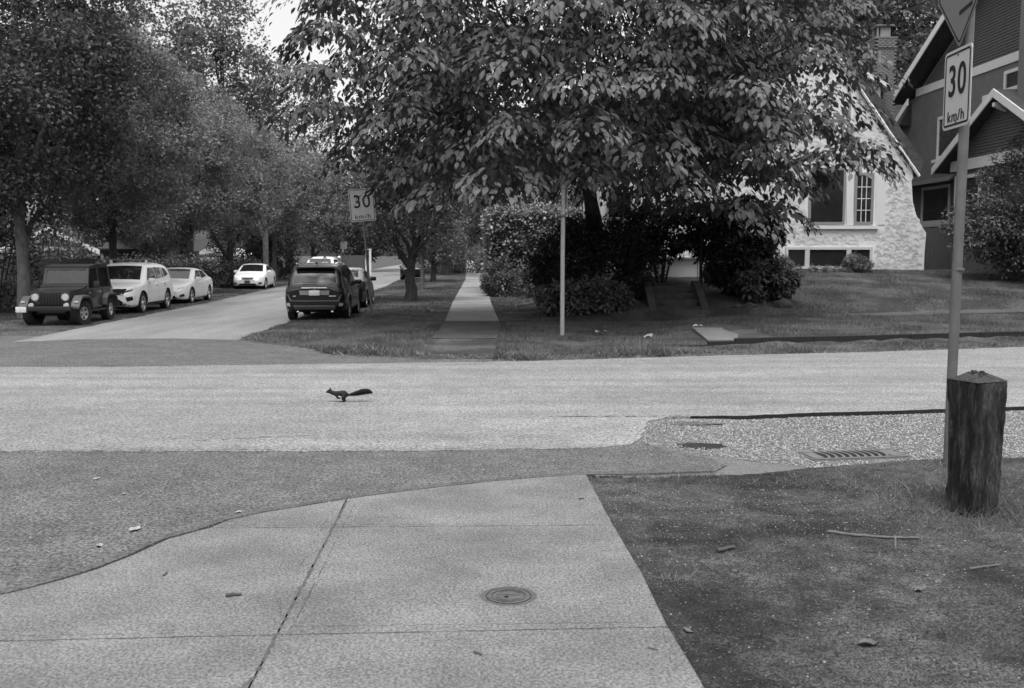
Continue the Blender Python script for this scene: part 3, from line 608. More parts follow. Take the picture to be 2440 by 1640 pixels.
# ---- grass
def blades(name, label, region, n, h, m, wdt=.013, zf=tz, lean=.5, kind='stuff', cat='grass'):
    x0, x1, y0, y1, ok = region
    x = rng.uniform(x0, x1, n); y = rng.uniform(y0, y1, n); k = ok(x, y); x, y = x[k], y[k]; n = len(x); z = zf(x, y)-.01
    hh = h*rng.uniform(.45, 1.3, n)*(.75+.5*np.sin(x*1.7+y)*np.sin(y*1.3-x*.5)); th = rng.uniform(0, 2*np.pi, n); ww = wdt*rng.uniform(.7, 1.4, n)
    le = rng.normal(0, lean, (n, 2))*hh[:, None]; b = np.stack([np.cos(th), np.sin(th), np.zeros(n)], 1)*ww[:, None]/2
    p = np.stack([x, y, z], 1); V = np.stack([p-b, p+b, p+np.stack([le[:, 0], le[:, 1], hh], 1)], 1).reshape(-1, 3)
    return tag(npmesh(name, V, np.arange(3*n).reshape(-1, 3), m), label, cat, None, kind)
onpath = lambda x, y: (x > lx(y)) & (x < rx(y))
def okverge(x, y):
    path = (x > np.interp(y, [18, 27.5, 40], [-1.55, -1.95, -2.42])) & (x < np.interp(y, [18, 27, 40], [-.35, -.3, -.87]))
    slabv = (x > 4.2) & (x < 5.7) & (y > 20.7) & (y < 24.2)
    crs = (y > ysf(x)-.02) & (y < ysf(x)+1.44) & (x > -.4)
    under = (y > yfar(x)+1.5) & (y < yfar(x)+1.78) & (x > 4)
    return (tz(x, y) > 0) & ~path & ~slabv & ~crs & ~under
blades('verge_grass', 'rough grass of the street corner verge', (-7, 17, 18, 28.6, okverge), 190000, .085, M['grass'])
blades('lawn_grass', 'mown lawn rising to the white house', (.2, 21, 27.8, 38, lambda x, y: okverge(x, y) & ~((np.abs(x-5) < .8) & (y < 31.4))), 170000, .075, M['grass'])
blades('far_verge_grass', 'grass strip between side street and far pavement', (-9.5, -1.5, 28, 78, lambda x, y: okverge(x, y) & (x > np.interp(y, STR_Y, STR_R)) & ~onpath(x, y)), 90000, .07, M['grass'], .025)
blades('far_garden_grass', 'grass right of the far pavement', (-3, 3, 28, 48, lambda x, y: okverge(x, y) & (x > rx(y)) & (x < 2.6)), 26000, .09, M['grass'], .02)
blades('left_verge_grass', 'rough grass shoulder under the parked cars', (-22, -11.2, 23, 75, lambda x, y: (x < np.interp(y, STR_Y, STR_L)) & (tz(x, y) > 0)), 110000, .05, M['grass'], .025)
edge = lambda x: np.interp(x, [.2, .67, 1.1, 1.86, 2.7, 4, 6, 14], [8.7, 8.7, 8.75, 8.85, 9.05, 9.3, 9.65, 11])
okd = lambda x, y: (y < edge(x)-.02) & (y > edge(x)-np.interp(x, [1, 2, 3, 4, 7], [.25, .5, 1.0, 1.7, 2.2])) & (np.sin(x*3.1+y*2.2)*np.sin(y*3.7-x*1.4)+.35*np.sin(x*9+y*7) > -.25)
blades('near_dirt_grass', 'sparse worn grass at the edge of the dirt by the bollard', (1.0, 9, 6, 10.5, okd), 70000, .05, M['grass'], .006, dirt_z, .9)
blades('near_dry_grass', 'dry pale grass blades lying on the dirt by the bollard', (1.0, 9, 6, 10.5, okd), 16000, .06, M['drygrass'], .005, dirt_z, 1.5)
blades('bollard_grass', 'untidy grass around the foot of the timber bollard', (2.6, 4.7, 6.9, 8.2, lambda x, y: ((x-3.5)**2+(y-7.5)**2 < .62**2)), 2200, .11, M['grass'], .006, dirt_z, .9)
blades('curb_weeds', 'tufts of dry weeds in the pavement joint at the gutter', (-2.5, -2.0, 6.6, 7.3, lambda x, y: np.abs(y-np.interp(x, [c[0] for c in CURB], [c[1] for c in CURB])) < .035), 900, .06, M['drygrass'], .004, lambda x, y: x*0+.005, 1.1)
blades('verge_weeds', 'leafy weeds along the road edge of the corner verge', (-5, 4.5, 18, 21, lambda x, y: (y > yver(x)-.05) & (y < yver(x)+.6) & okverge(x, y)), 9000, .15, M['grass'], .03, tz, .8)
blades('verge_dry_weeds', 'pale weeds and litter along the road edge of the corner verge', (-5, 12, 18, 23, lambda x, y: (y > yver(x)-.12) & (y < yver(x)+.5)), 9000, .07, M['drygrass'], .02, lambda x, y: np.maximum(tz(x, y), -.0), 1.1)
for tx, ty, tr in ((1.72, 6.62, .16), (1.95, 6.75, .13), (2.55, 7.55, .15), (2.15, 4.75, .2), (1.0, 5.9, .1)):
    blades('dirt_tuft', 'small dry grass tuft on the packed dirt', (tx-tr, tx+tr, ty-tr, ty+tr, lambda x, y: (x-tx)**2+((y-ty)/.6)**2 < tr*tr), 420, .035, M['drygrass'], .004, dirt_z, 1.5)['group'] = 'dry tufts on the packed dirt'
def bits(name, label, n, reg, s0, s1, m, zf, kind='stuff', flat=.55, cat='gravel'):
    x0, x1, y0, y1, ok = reg; x = rng.uniform(x0, x1, n); y = rng.uniform(y0, y1, n); k = ok(x, y); x, y = x[k], y[k]; n = len(x)
    T = np.array([(1, 0, 0), (0, 1, 0), (-1, 0, 0), (0, -1, 0), (0, 0, 1), (0, 0, -1)], float); Fc = np.array([(0, 1, 4), (1, 2, 4), (2, 3, 4), (3, 0, 4), (1, 0, 5), (2, 1, 5), (3, 2, 5), (0, 3, 5)])
    s = rng.uniform(s0, s1, n); a = rng.uniform(0, 6.28, n); Tn = T[None]*rng.uniform(.6, 1.3, (n, 6, 1)); Tn[:, :, 2] *= flat
    c, q = np.cos(a)[:, None], np.sin(a)[:, None]; Xr = Tn[:, :, 0]*c-Tn[:, :, 1]*q; Yr = Tn[:, :, 0]*q+Tn[:, :, 1]*c
    V = np.stack([Xr*s[:, None]+x[:, None], Yr*s[:, None]+y[:, None], Tn[:, :, 2]*s[:, None]+(zf(x, y)+s*flat*.4)[:, None]], 2).reshape(-1, 3)
    return tag(npmesh(name, V, (Fc[None]+(np.arange(n)*6)[:, None, None]).reshape(-1, 3), m), label, cat, None, kind)
roadedge = lambda x: np.interp(x, [.9, 1.3, 1.67, 2.35, 2.9, 3.7, 4.66, 6.57, 60], [11.2, 11.5, 11.76, 11.9, 11.99, 12.2, 12.33, 12.69, 22.5])
okg = lambda x, y: (y < roadedge(x)-.03) & (y > np.maximum(edge(x)+.03, np.interp(x, [1.2, 1.75, 2.3, 2.8, 3.2], [10.3, 9.8, 9.45, 9.25, 8.5]))) & (rng.uniform(size=len(x)) < sstep(.8, 2.1, x)) & ~((((x-1.98)/.22)**2+((y-10.15)/.17)**2 < rng.uniform(.5, 1.3, len(x)))) & ~((x > 2.95) & (x < 4.0) & (np.abs(y-9.78-.16*(x-3.5)) < .2))
bits('gravel', 'pale crushed gravel on the road shoulder', 66000, (.9, 9, 9, 13, okg), .004, .015, M['stone'], lambda x, y: np.where((x < 1.55) & (y > 9.95), .004, gz(x)+.003))
bits('stray_gravel', 'loose gravel spilled over the asphalt edge', 30000, (.2, 3.0, 9.2, 12.0, lambda x, y: (rng.uniform(size=len(x)) < np.exp(-((x-1.75)/.6)**2-((y-10.4)/.75)**2)*.5) & (y > edge(x)+.25) & ((x < 1.7) | (y < 10.0))), .002, .009, M['stone'], lambda x, y: x*0+.004)
bits('dirt_pebbles', 'pebbles and bark crumbs on the packed dirt', 22000, (.75, 7, 3, 9.6, lambda x, y: (y < edge(x)) & (x > RE(y)+.0)), .0015, .007, M['pebble'], dirt_z)
bits('dirt_grit', 'paler grit spread over the upper dirt in front of the bollard', 16000, (.8, 5, 6, 8.6, lambda x, y: (y < edge(x)-.1) & (x > RE(y)+.05) & (rng.uniform(size=len(x)) < np.exp(-((x-2.6)/1.1)**2-((y-7.35)/.5)**2)+.12)), .002, .007, M['pebble'], dirt_z)
bits('dirt_gravel', 'pale small stones lying on the packed dirt', 7000, (.8, 7, 3.2, 9, lambda x, y: (y < edge(x)-.05) & (x > RE(y)+.02) & (rng.uniform(size=len(x)) < .25+.75*np.exp(-((y-7.5)/.9)**2))), .0025, .008, M['stone'], dirt_z)
bits('road_chips', 'loose stone chips on the pale road', 24000, (-5.5, 6.5, 9.9, 16, lambda x, y: (y < 9.95+6*rng.uniform(size=len(x))**1.6) & ((x < 1.3) | (y > roadedge(x)+.1))), .003, .008, M['stone'], lambda x, y: x*0+.004)
bits('asphalt_chips', 'loose stone chips on the dark asphalt', 9000, (-5.5, 1.2, 5.5, 9.75, lambda x, y: y > np.interp(x, [c[0] for c in CURB], [c[1] for c in CURB])+.1), .002, .007, M['stone'], lambda x, y: x*0-.006)
bits('bark_chips', 'dark bark chips scattered on the packed dirt', 2600, (.8, 7, 3.2, 9, lambda x, y: (y < edge(x)-.05) & (x > RE(y)+.02)), .004, .014, M['twig'], dirt_z, flat=.35)
bits('sidewalk_grit', 'fine grit scattered on the near pavement', 7000, (-4.4, .9, 3.2, 8.7, lambda x, y: (y < np.interp(x, [c[0] for c in CURB], [c[1] for c in CURB])) & (x < RE(y))), .0015, .005, M['stone'], lambda x, y: x*0+Zs)
bits('sidewalk_crumbs', 'dark bark crumbs scattered on the near pavement', 1800, (-4.4, .9, 3.2, 8.7, lambda x, y: (y < np.interp(x, [c[0] for c in CURB], [c[1] for c in CURB])) & (x < RE(y))), .002, .007, M['twig'], lambda x, y: x*0+Zs)
bits('gutter_grit', 'pale grit collected along the gutter', 2200, (-3.4, .9, 5.2, 9, lambda x, y: (y > np.interp(x, [c[0] for c in CURB], [c[1] for c in CURB])+.03) & (y < np.interp(x, [c[0] for c in CURB], [c[1] for c in CURB])+np.interp(x, [-3.4, -2, .9], [.55, .3, .15]))), .002, .009, M['stone'], lambda x, y: x*0+.0)

# unseen trees behind the viewer, added for their reflections and shade
P_, O_ = [], []
for x, y, h, r in ((-22, -16, 12, 5), (-12, -20, 14, 6), (-2, -22, 13, 6), (9, -19, 14, 6), (19, -15, 13, 5.5), (-31, -8, 12, 5), (27, -6, 13, 5.5)):
    p, o = clumpy(3500, (x, y, h*.55), (r, r, h*.5), 120, 1.4, .4); P_.append(p); O_.append(o)
tag(foliage('distant_trees', np.concatenate(P_), np.concatenate(O_), .55, .75, M['dmaple'], None, .1), 'trees across the road behind the viewer', 'trees', None, 'stuff')
# ================================================================ houses
def window(parent, corners, depth, n_panes, mframe, name='window', fr=.07, bars=None, glass='glass', out=(0, -1, 0), mull=.06):
    """corners: lower-left and upper-right (a along the wall, z) in a local wall frame given by functions"""
    org, ax = corners[0], corners[1]; a0, z0, a1, z1 = corners[2]; ax = Vector(ax); o = Vector(out); up = Vector((0, 0, 1))
    pt = lambda a, z, d: Vector(org)+ax*a+up*z+o*d
    def bar(mb, a, b, c, d, t0, t1):
        q = [pt(a, c, t0), pt(b, c, t0), pt(b, d, t0), pt(a, d, t0)]; mb.prism(q, o*(t1-t0))
    win = MB()
    bar(win, a0, a1, z0, z0+fr, -.02, depth); bar(win, a0, a1, z1-fr, z1, -.02, depth); bar(win, a0, a0+fr, z0+fr, z1-fr, -.02, depth); bar(win, a1-fr, a1, z0+fr, z1-fr, -.02, depth)
    w_ = win.build(name, mframe, parent)
    iw = a1-a0-2*fr; edges = [a0+fr+iw*f for f in n_panes]
    for k in range(len(edges)-1):
        l, r = edges[k]+(mull/2 if k else 0), edges[k+1]-(mull/2 if k < len(edges)-2 else 0)
        g = MB(); bar(g, l, r, z0+fr, z1-fr, .0, .012); g.build('pane', M[glass], w_)
        if k < len(edges)-2: m = MB(); bar(m, r, r+mull, z0+fr, z1-fr, -.01, depth*.9); m.build('mullion', mframe, w_)
        if bars:
            m = MB()
            for q in range(1, bars[0]): c = l+(r-l)*q/bars[0]; bar(m, c-.012, c+.012, z0+fr, z1-fr, .013, .03)
            for q in range(1, bars[1]): c = z0+fr+(z1-z0-2*fr)*q/bars[1]; bar(m, l, r, c-.012, c+.012, .013, .034)
            m.build('glazing_bars', bars[2], w_)
    return w_

# ---- white storybook house, front wall at Y = 38
HY = 38.0
hb = P(2201, 645, HY)
h1 = thing('white_stucco_house', 'white scalloped-stucco cottage with steep flared gable behind the big tree', 'house', (10, HY, 0))
def hp(u, v, d=0): q = P(u, v, HY); return Vector((q.x-10, d, q.z))
prof = [(2201, 650), (2203, 600), (2207, 556), (2198, 542), (2190, 527), (2183, 512), (2175, 481), (2172, 431), (2176, 424), (2174, 408), (2020, 179), (1950, 76), (1880, 179), (1741, 388), (1741, 386), (1430, 386), (1430, 650)]
front = [hp(u, v) for u, v in prof]
wall = MB().prism(front, (0, 9, 0)).build('wall', M['stucco'], h1)
# trowelled scallops
sv, sf = [], []
def inside(x, z):
    n = len(front); c = False
    for k in range(n):
        a, b = front[k], front[k-1]
        if (a.z > z) != (b.z > z) and x < (b.x-a.x)*(z-a.z)/(b.z-a.z)+a.x: c = not c
    return c
ex = [(hp(1868, 648), hp(2080, 586)), (hp(1925, 545), hp(2110, 405)), (hp(1990, 296), hp(2030, 188))]
x0, x1, zb_, zt_ = min(p.x for p in front), max(p.x for p in front), min(p.z for p in front), max(p.z for p in front)
z = zb_+.05; row = 0
while z < zt_:
    x = x0+(.13 if row % 2 else 0); 
    while x < x1:
        cx = x+random.uniform(-.05, .05); cz = z+random.uniform(-.045, .045); wd = random.uniform(.09, .14); h = random.uniform(.035, .075); dep = random.uniform(.002, .0055); sk = random.uniform(-.04, .04)
        if inside(cx-wd, cz) and inside(cx+wd, cz) and inside(cx, cz+.2) and not any(a.x-wd*.8 < cx < b.x+wd*.8 and a.z-.12 < cz+.06 < b.z+.02 for a, b in ex):
            n0 = len(sv); K = 7
            for k in range(K):
                t = -1+2*k/(K-1); zz = cz+h*(1-t*t)+sk*t; d = dep*(1-.55*t*t)
                sv += [(cx+wd*t, -d, zz), (cx+wd*t, -.001, zz-.004), (cx+wd*t*.9, -.002, zz+.14)]
            for k in range(K-1):
                a = n0+3*k; b = a+3; sf += [(a, b, b+2, a+2), (a+1, b+1, b, a)]
        x += random.uniform(.16, .23)
    z += random.uniform(.11, .135); row += 1
sc = npmesh('stucco_scallops', sv, sf, M['stucco'], wall); sc['kind'] = 'stuff'
# steep roof: thick rolled verge with a pale trim along its lower edge
rv = [hp(u, v, -.07) for u, v in ((2200, 388), (2046, 160), (1950, 18), (1854, 160), (1700, 388), (1713, 420), (1880, 171), (1950, 68), (2020, 171), (2187, 420))]
roof = MB().prism(rv, (0, 9.8, 0)).build('roof', M['shingle'], h1)
tr = MB(); a, b = hp(2188, 421, -.1), hp(1950, 70, -.1)
pts = [a.lerp(b, k/14) for k in range(15)]
for k in range(14): tr.tube([pts[k], pts[k].lerp(pts[k+1], .96)], [.055*random.uniform(.9, 1.15)]*2, 6)
tr.build('rake_trim', M['trim'], roof)
# flat plaster panel, sill course, windows
MB().prism([hp(2087, 536, -.02), hp(2109, 536, -.02), hp(2109, 405, -.02), hp(2087, 405, -.02)], (0, .03, 0)).build('plaster_panel', M['panel'], h1)
MB().prism([hp(1915, 546, -.1), hp(2091, 546, -.1), hp(2091, 538, -.1), hp(1915, 538, -.1)], (0, .12, 0)).build('window_sill', M['panel'], h1)
def hw(u0, v0, u1, v1, *a, **k):
    p, q = hp(u0, v1), hp(u1, v0); return window(h1, ((0, 0, 0), (1, 0, 0), (p.x, p.z, q.x, q.z)), *a, **k)
hw(2033, 412, 2083, 535, .05, [0, 1], M['frame'], fr=.1, bars=(3, 4, M['trim']))
hw(1925, 400, 2016, 535, .05, [0, 1], M['frame'], fr=.09)
MB().prism([hp(2016, 537, -.045), hp(2033, 537, -.045), hp(2033, 405, -.045), hp(1925, 390, -.045)][:3]+[hp(2016, 405, -.045)], (0, .07, 0)).build('mullion_board', M['panel'], h1)
bw_ = hw(1870, 589, 2078, 641, .07, [0, .235, .745, 1], M['bframe'], fr=.1, mull=.18)
hw(1445, 455, 1508, 523, .05, [0, 1], M['frame'], fr=.08)
MB().prism([hp(1440, 534, -.06), hp(1512, 534, -.06), hp(1512, 529, -.06), hp(1440, 529, -.06)], (0, .07, 0)).build('window_sill', M['frame'], h1)
MB().tube([hp(1857, 648, -.05), hp(1857, 600, -.05), hp(1856, 594, -.05)], .022, 6).build('pipe', M['frame'], h1)
# arched attic window
aw = MB(); c = hp(1999, 222); rad_ = .46
arc = [Vector((c.x+rad_*math.cos(t), -.05, c.z+rad_*math.sin(t))) for t in np.linspace(0, math.pi, 13)]
z_lo = hp(0, 288).z; outl = [Vector((c.x+rad_, -.05, z_lo))]+arc+[Vector((c.x-rad_, -.05, z_lo))]
inn = [Vector((c.x+(p.x-c.x)*.8, -.05, c.z+(p.z-c.z)*.8 if p.z > c.z else p.z+.07)) for p in outl]
for k in range(len(outl)-1): aw.prism([outl[k], outl[k+1], inn[k+1], inn[k]], (0, .09, 0))
aw.prism([outl[0], outl[-1], inn[-1], inn[0]], (0, .09, 0)); aw_ = aw.build('attic_window', M['frame'], h1)
MB().prism([p+Vector((0, .035, 0)) for p in inn], (0, .01, 0)).build('pane', M['panel'], aw_)
# rear wing gable and eave
def bp(u, v, Y, d=0): q = P(u, v, Y); return Vector((q.x-10, q.y-HY+d, q.z))
MB().prism([bp(2098, 300, 42.5), bp(2098, 196, 42.5), bp(2050, 170, 42.5), bp(2010, 190, 42.5), bp(2010, 300, 42.5)], (0, 3, 0)).build('rear_wing_wall', M['stucco'], h1)
MB().prism([bp(2126, 205, 42.2), bp(2060, 168, 42.2), bp(2060, 179, 42.2), bp(2125, 214, 42.2)], (0, 3.4, 0)).build('rear_wing_eave', M['trim'], h1)
# brick chimney, brick by brick
cw, cd = .84, .84; cb = bp(2104, 300, 43.2); ctop = bp(2104, 100, 43.2).z
chim = MB().box((cb.x, 5.6, (ctop+3)/2), (cw-.03, cd-.03, ctop-3)).build('chimney', M['mortar'], h1)
bm_l = MB().bbox((0, 0, 0), (.2, .095, .062), .006).build('brick_tmp', M['brick']); bm_s = bm_l.data; bpy.data.objects.remove(bm_l)
zlo = bp(2104, 285, 43.2).z; z = zlo; row = 0
while z < ctop+.1:
    g = .05 if z > ctop-.22 else 0
    for side in range(2):
        nb = 4
        for k in range(nb):
            off = (k-.5*(nb-1))*.21+(.0525 if row % 2 else -.0525)
            o = link('brick', bm_s, chim); o.scale = (random.uniform(.96, 1.0), 1, 1)
            if side == 0: o.location = (cb.x+off, 5.6-cd/2+.03-g, z)
            else: o.location = (cb.x-cw/2+.03-g, 5.6+off, z); o.rotation_euler = (0, 0, math.pi/2)
    z += .075; row += 1
cz_ = z
MB().bbox((cb.x, 5.6, cz_+.0), (cw+.16, cd+.16, .1), .02).build('chimney_cap', M['conc'], h1)
cp = MB()
cp.box((cb.x+.06, 5.6-.22, cz_+.28), (.5, .06, .46)); cp.box((cb.x+.28, 5.6, cz_+.28), (.06, .5, .46)); cp.box((cb.x-.3, 5.6-.22, cz_+.28), (.07, .07, .46)); cp.box((cb.x-.3, 5.6+.25, cz_+.28), (.07, .07, .46)); cp.box((cb.x, 5.6+.25, cz_+.28), (.6, .05, .46))
cp.build('chimney_pot', M['clay'], h1); MB().bbox((cb.x, 5.6, cz_+.55), (.78, .68, .08), .02).build('chimney_lid', M['conc'], h1)
# side porch block seen through the shrubs
MB().bbox((hp(1600, 0).x, -1.2, 1.45), (1.7, 2.0, .75), .02).build('porch_wall', M['stucco'], h1)
MB().bbox((hp(1600, 0).x, -1.25, 1.86), (1.85, 2.15, .07), .01).build('porch_coping', M['trim'], h1)

# ---- grey house on the right, its long side wall faces left
h2 = thing('grey_gabled_house', 'dark grey stucco and siding house with white-edged gables at the right edge', 'house', (19, 40, 0))
DW = Vector((-.035, 1, 0)).normalized()      # along the wall, away from the street
def wp(s, z, d=0):                            # s metres along the wall from Y=40, d metres out to the left
    return Vector((0, 0, z))+DW*s+Vector((-d, 0, 0))
wl = MB(); wl.prism([wp(-16, 0), wp(14, 0), wp(14, 9.2), wp(6.6, 9.2), wp(-1, 13.2), wp(-8.6, 9.2), wp(-16, 9.2)], (8, 0, 0)); h2w = wl.build('wall', M['stuccog'], h2)
def rake(name, s0, z0, s1, z1, d, hgt, thick, m, parent): 
    return MB().prism([wp(s0, z0, d), wp(s1, z1, d), wp(s1, z1-hgt, d), wp(s0, z0-hgt, d)], (thick, 0, 0)).build(name, m, parent)
# upper gable
rf = MB().prism([wp(7.4, 9.05, .75), wp(-1, 13.6, .75), wp(-9.4, 9.05, .75), wp(-9.4, 9.25, .75), wp(-1, 13.85, .75), wp(7.4, 9.25, .75)], (8.6, 0, 0)).build('upper_roof', M['shingle'], h2)
for s in (7.45, -9.45): rake('bargeboard', s, 9.28, -1, 13.83, .8, .34, .045, M['trim'], rf)
def siding(zlo, zhi, edge, d, name, step=.115, parent=h2):
    m = MB(); z = zlo
    while z < zhi:
        a, b = edge(z)
        if a-b < .2: break
        m.prism([wp(b, z, d+.03), wp(a, z, d+.03), wp(a, z+step, d), wp(b, z+step, d)], (.05, 0, 0)); z += step
    return m.build(name, M['siding'], parent)
siding(9.6, 13.0, lambda z: (min(6.0, -1+(13.1-z)*1.85), max(-8, -1-(13.1-z)*1.85)), .0, 'upper_siding')
MB().prism([wp(-8.6, 9.25, .05), wp(6.3, 9.25, .05), wp(6.3, 9.6, .05), wp(-8.6, 9.6, .05)], (.06, 0, 0)).build('gable_band', M['trim'], h2)
MB().prism([wp(-6, 8.1, .05), wp(.2, 8.1, .05), wp(.2, 8.32, .05), wp(-6, 8.32, .05)], (.06, 0, 0)).build('window_head_board', M['trim'], h2)
def bracket(s, z, d0, parent):
    m = MB(); m.prism([wp(s-.09, z, .02), wp(s-.09, z, d0), wp(s-.09, z-.14, d0), wp(s-.09, z-.75, .1), wp(s-.09, z-.75, .02)], DW*.18); return m.build('bracket', M['trim'], parent)
bracket(-1.05, 12.9, .7, h2)
# porch gable, nearer
PD = 1.55
pf = MB(); pf.prism([wp(1.0, 5.3, PD), wp(-3.6, 7.75, PD), wp(-8.2, 5.3, PD), wp(-8.2, 5.5, PD), wp(-3.6, 7.98, PD), wp(1.0, 5.5, PD)], (PD+.2, 0, 0)); pr = pf.build('porch_roof', M['shingle'], h2)
for s in (1.05, -8.25): rake('bargeboard', s, 5.54, -3.6, 8.0, PD+.05, .3, .05, M['trim'], pr)
siding(5.75, 7.6, lambda z: (-3.6+(7.7-z)*1.8, -3.6-(7.7-z)*1.8), PD-.45, 'porch_siding')
MB().prism([wp(-7.6, 5.3, PD-.4), wp(.35, 5.3, PD-.4), wp(.35, 5.72, PD-.4), wp(-7.6, 5.72, PD-.4)], (.1, 0, 0)).build('porch_band', M['trim'], h2)
MB().prism([wp(-7.3, 0, PD-.5), wp(.2, 0, PD-.5), wp(.2, 5.3, PD-.5), wp(-7.3, 5.3, PD-.5)], (.9, 0, 0)).build('porch_wall', M['stuccog'], h2)
bracket(-3.6, 7.5, PD, h2)
# eave running on to the far end, chimney breast, windows
MB().prism([wp(1.2, 5.05, .75), wp(12, 5.05, .75), wp(12, 5.25, .6), wp(1.2, 5.25, .6)], (.8, 0, 0)).build('lower_eave', M['shingle'], h2)
MB().prism([wp(6.8, 8.0, .6), wp(13.5, 8.0, .6), wp(13.5, 9.0, .0), wp(6.8, 9.0, .0)], (.5, 0, 0)).build('rear_eave', M['shingle'], h2)
rake('bargeboard', 6.75, 8.1, 5.2, 9.0, .9, .3, .05, M['trim'], h2)
MB().prism([wp(-6.6, 0, .95), wp(-4.05, 0, .95), wp(-4.05, 15, .95), wp(-6.6, 15, .95)], (1.2, 0, 0)).build('chimney_breast', M['stuccog'], h2)
def w2(s0, z0, s1, z1, d, **k):
    org = wp(0, 0, d); return window(h2, (org, -DW, (-s1, z0, -s0, z1)), .06, [0, 1], M['trim'], fr=.13, out=(-1, 0, 0), **k)
w2(1.3, 6.15, 4.0, 8.0, .0, glass='glassl'); w2(-3.9, 8.2, -1.4, 9.0, .0)
MB().prism([wp(1.1, 6.02, .18), wp(4.2, 6.02, .18), wp(4.2, 6.15, .18), wp(1.1, 6.15, .18)], (.2, 0, 0)).build('window_sill', M['trim'], h2)
w2(2.6, 3.35, 5.3, 5.0, .0, glass='glassl'); w2(-2.0, 3.2, .0, 5.1, PD-.5, glass='glassl')
MB().prism([wp(2.4, 3.2, .15), wp(5.5, 3.2, .15), wp(5.5, 3.35, .15), wp(2.4, 3.35, .15)], (.2, 0, 0)).build('window_sill', M['trim'], h2)
gf = thing('garden_gate_fence', 'dark vertical board fence closing the gap between the two right houses', 'fence', (16.4, 38.4, 1.2))
bme = MB().bbox((0, 0, .85), (.135, .03, 1.9), .004).build('tmp', M['fence']); bd = bme.data; bpy.data.objects.remove(bme)
for k in range(9): o = link('board', bd, gf); o.location = (-.45+.14*k, 0, random.uniform(-.02, .02))
MB().box((.1, .04, 1.3), (1.3, .05, .08)).build('rail', M['fence'], gf)

# ---- buildings beyond the left fence
def lh(u, v, Y, o): q = P(u, v, Y); return Vector((q.x-o[0], 0, q.z))
gY = 46.0; go = (P(130, 600, gY).x, gY)
g1 = thing('gabled_garage', 'dark garage with broad white gable trim behind the jeep', 'house', (go[0], gY, 0))
MB().prism([lh(20, 690, gY, go)*1, lh(225, 690, gY, go), lh(225, 596, gY, go), lh(122, 548, gY, go), lh(20, 596, gY, go)], (0, 8, 0)).build('wall', M['siding'], g1)
def lbar(u0, v0, u1, v1, t, Y, o, m, name, par, d=-.45, th=.08):
    a, b = lh(u0, v0, Y, o), lh(u1, v1, Y, o); e = Vector((0, d, 0)); q = Vector((0, 0, -t)); return MB().prism([a+e, b+e, b+e+q, a+e+q], (0, th, 0)).build(name, m, par)
gr = MB().prism([lh(-10, 606, gY, go)+Vector((0, -.4, 0)), lh(122, 541, gY, go)+Vector((0, -.4, 0)), lh(247, 598, gY, go)+Vector((0, -.4, 0)), lh(247, 595, gY, go)+Vector((0, -.4, .05)), lh(122, 535, gY, go)+Vector((0, -.4, .05)), lh(-10, 600, gY, go)+Vector((0, -.4, .05))], (0, 9, 0)).build('roof', M['shingle'], g1)
lbar(122, 541, 246, 596, .22, gY, go, M['trim'], 'bargeboard', gr); lbar(-10, 602, 122, 541, .22, gY, go, M['trim'], 'bargeboard', gr)
lbar(100, 588, 208, 588, .2, gY, go, M['trim'], 'gable_band', g1, -.06)
window(g1, ((0, 0, 0), (1, 0, 0), (lh(174, 0, gY, go).x, 1.4, lh(223, 0, gY, go).x, 2.0)), .06, [0, 1], M['trim'], fr=.1)
oY = 52.0; oo = (P(290, 600, oY).x, oY)
g2 = thing('low_roofed_house', 'low house with long grey roof and dark carport between the street trees', 'house', (oo[0], oY, 0))
MB().prism([lh(235, 690, oY, oo), lh(360, 690, oY, oo), lh(360, 598, oY, oo), lh(235, 598, oY, oo)], (0, 8, 0)).build('wall', M['stuccog'], g2)
MB().prism([lh(212, 600, oY, oo)+Vector((0, -.6, 0)), lh(366, 600, oY, oo)+Vector((0, -.6, 0)), lh(345, 540, oY, oo)+Vector((0, 4, 0)), lh(235, 540, oY, oo)+Vector((0, 4, 0))], (0, .1, .12)).build('roof', M['shingle'], g2)
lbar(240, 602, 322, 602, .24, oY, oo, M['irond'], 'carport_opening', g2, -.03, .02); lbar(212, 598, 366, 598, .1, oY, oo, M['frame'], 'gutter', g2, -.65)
lbar(240, 602, 322, 602, .0, oY, oo, M['frame'], 'lintel', g2, -.1) if False else None
MB().prism([lh(302, 640, oY, oo)+Vector((0, 4.5, 0)), lh(352, 640, oY, oo)+Vector((0, 4.5, 0)), lh(352, 545, oY, oo)+Vector((0, 4.5, 0)), lh(302, 545, oY, oo)+Vector((0, 4.5, 0))], (0, 3, 0)).build('upper_storey', M['stuccog'], g2)
MB().prism([lh(298, 569, oY, oo)+Vector((0, 4.2, 0)), lh(356, 569, oY, oo)+Vector((0, 4.2, 0)), lh(356, 566, oY, oo)+Vector((0, 4.2, 0)), lh(298, 566, oY, oo)+Vector((0, 4.2, 0))], (0, 3.6, 0)).build('eave', M['trim'], g2)
wY = 76.0; ow = (P(480, 610, wY).x, wY)
g3 = thing('white_gabled_house', 'white house with small gable seen between the street trunks behind the hedge', 'house', (ow[0], wY, 0))
MB().prism([lh(420, 690, wY, ow), lh(545, 690, wY, ow), lh(545, 608, wY, ow), lh(505, 590, wY, ow), lh(470, 608, wY, ow), lh(420, 608, wY, ow)], (0, 8, 0)).build('wall', M['stucco'], g3)
MB().prism([lh(412, 612, wY, ow)+Vector((0, -.5, 0)), lh(552, 612, wY, ow)+Vector((0, -.5, 0)), lh(530, 575, wY, ow)+Vector((0, 4, 0)), lh(435, 575, wY, ow)+Vector((0, 4, 0))], (0, .15, .1)).build('roof', M['shingle'], g3)
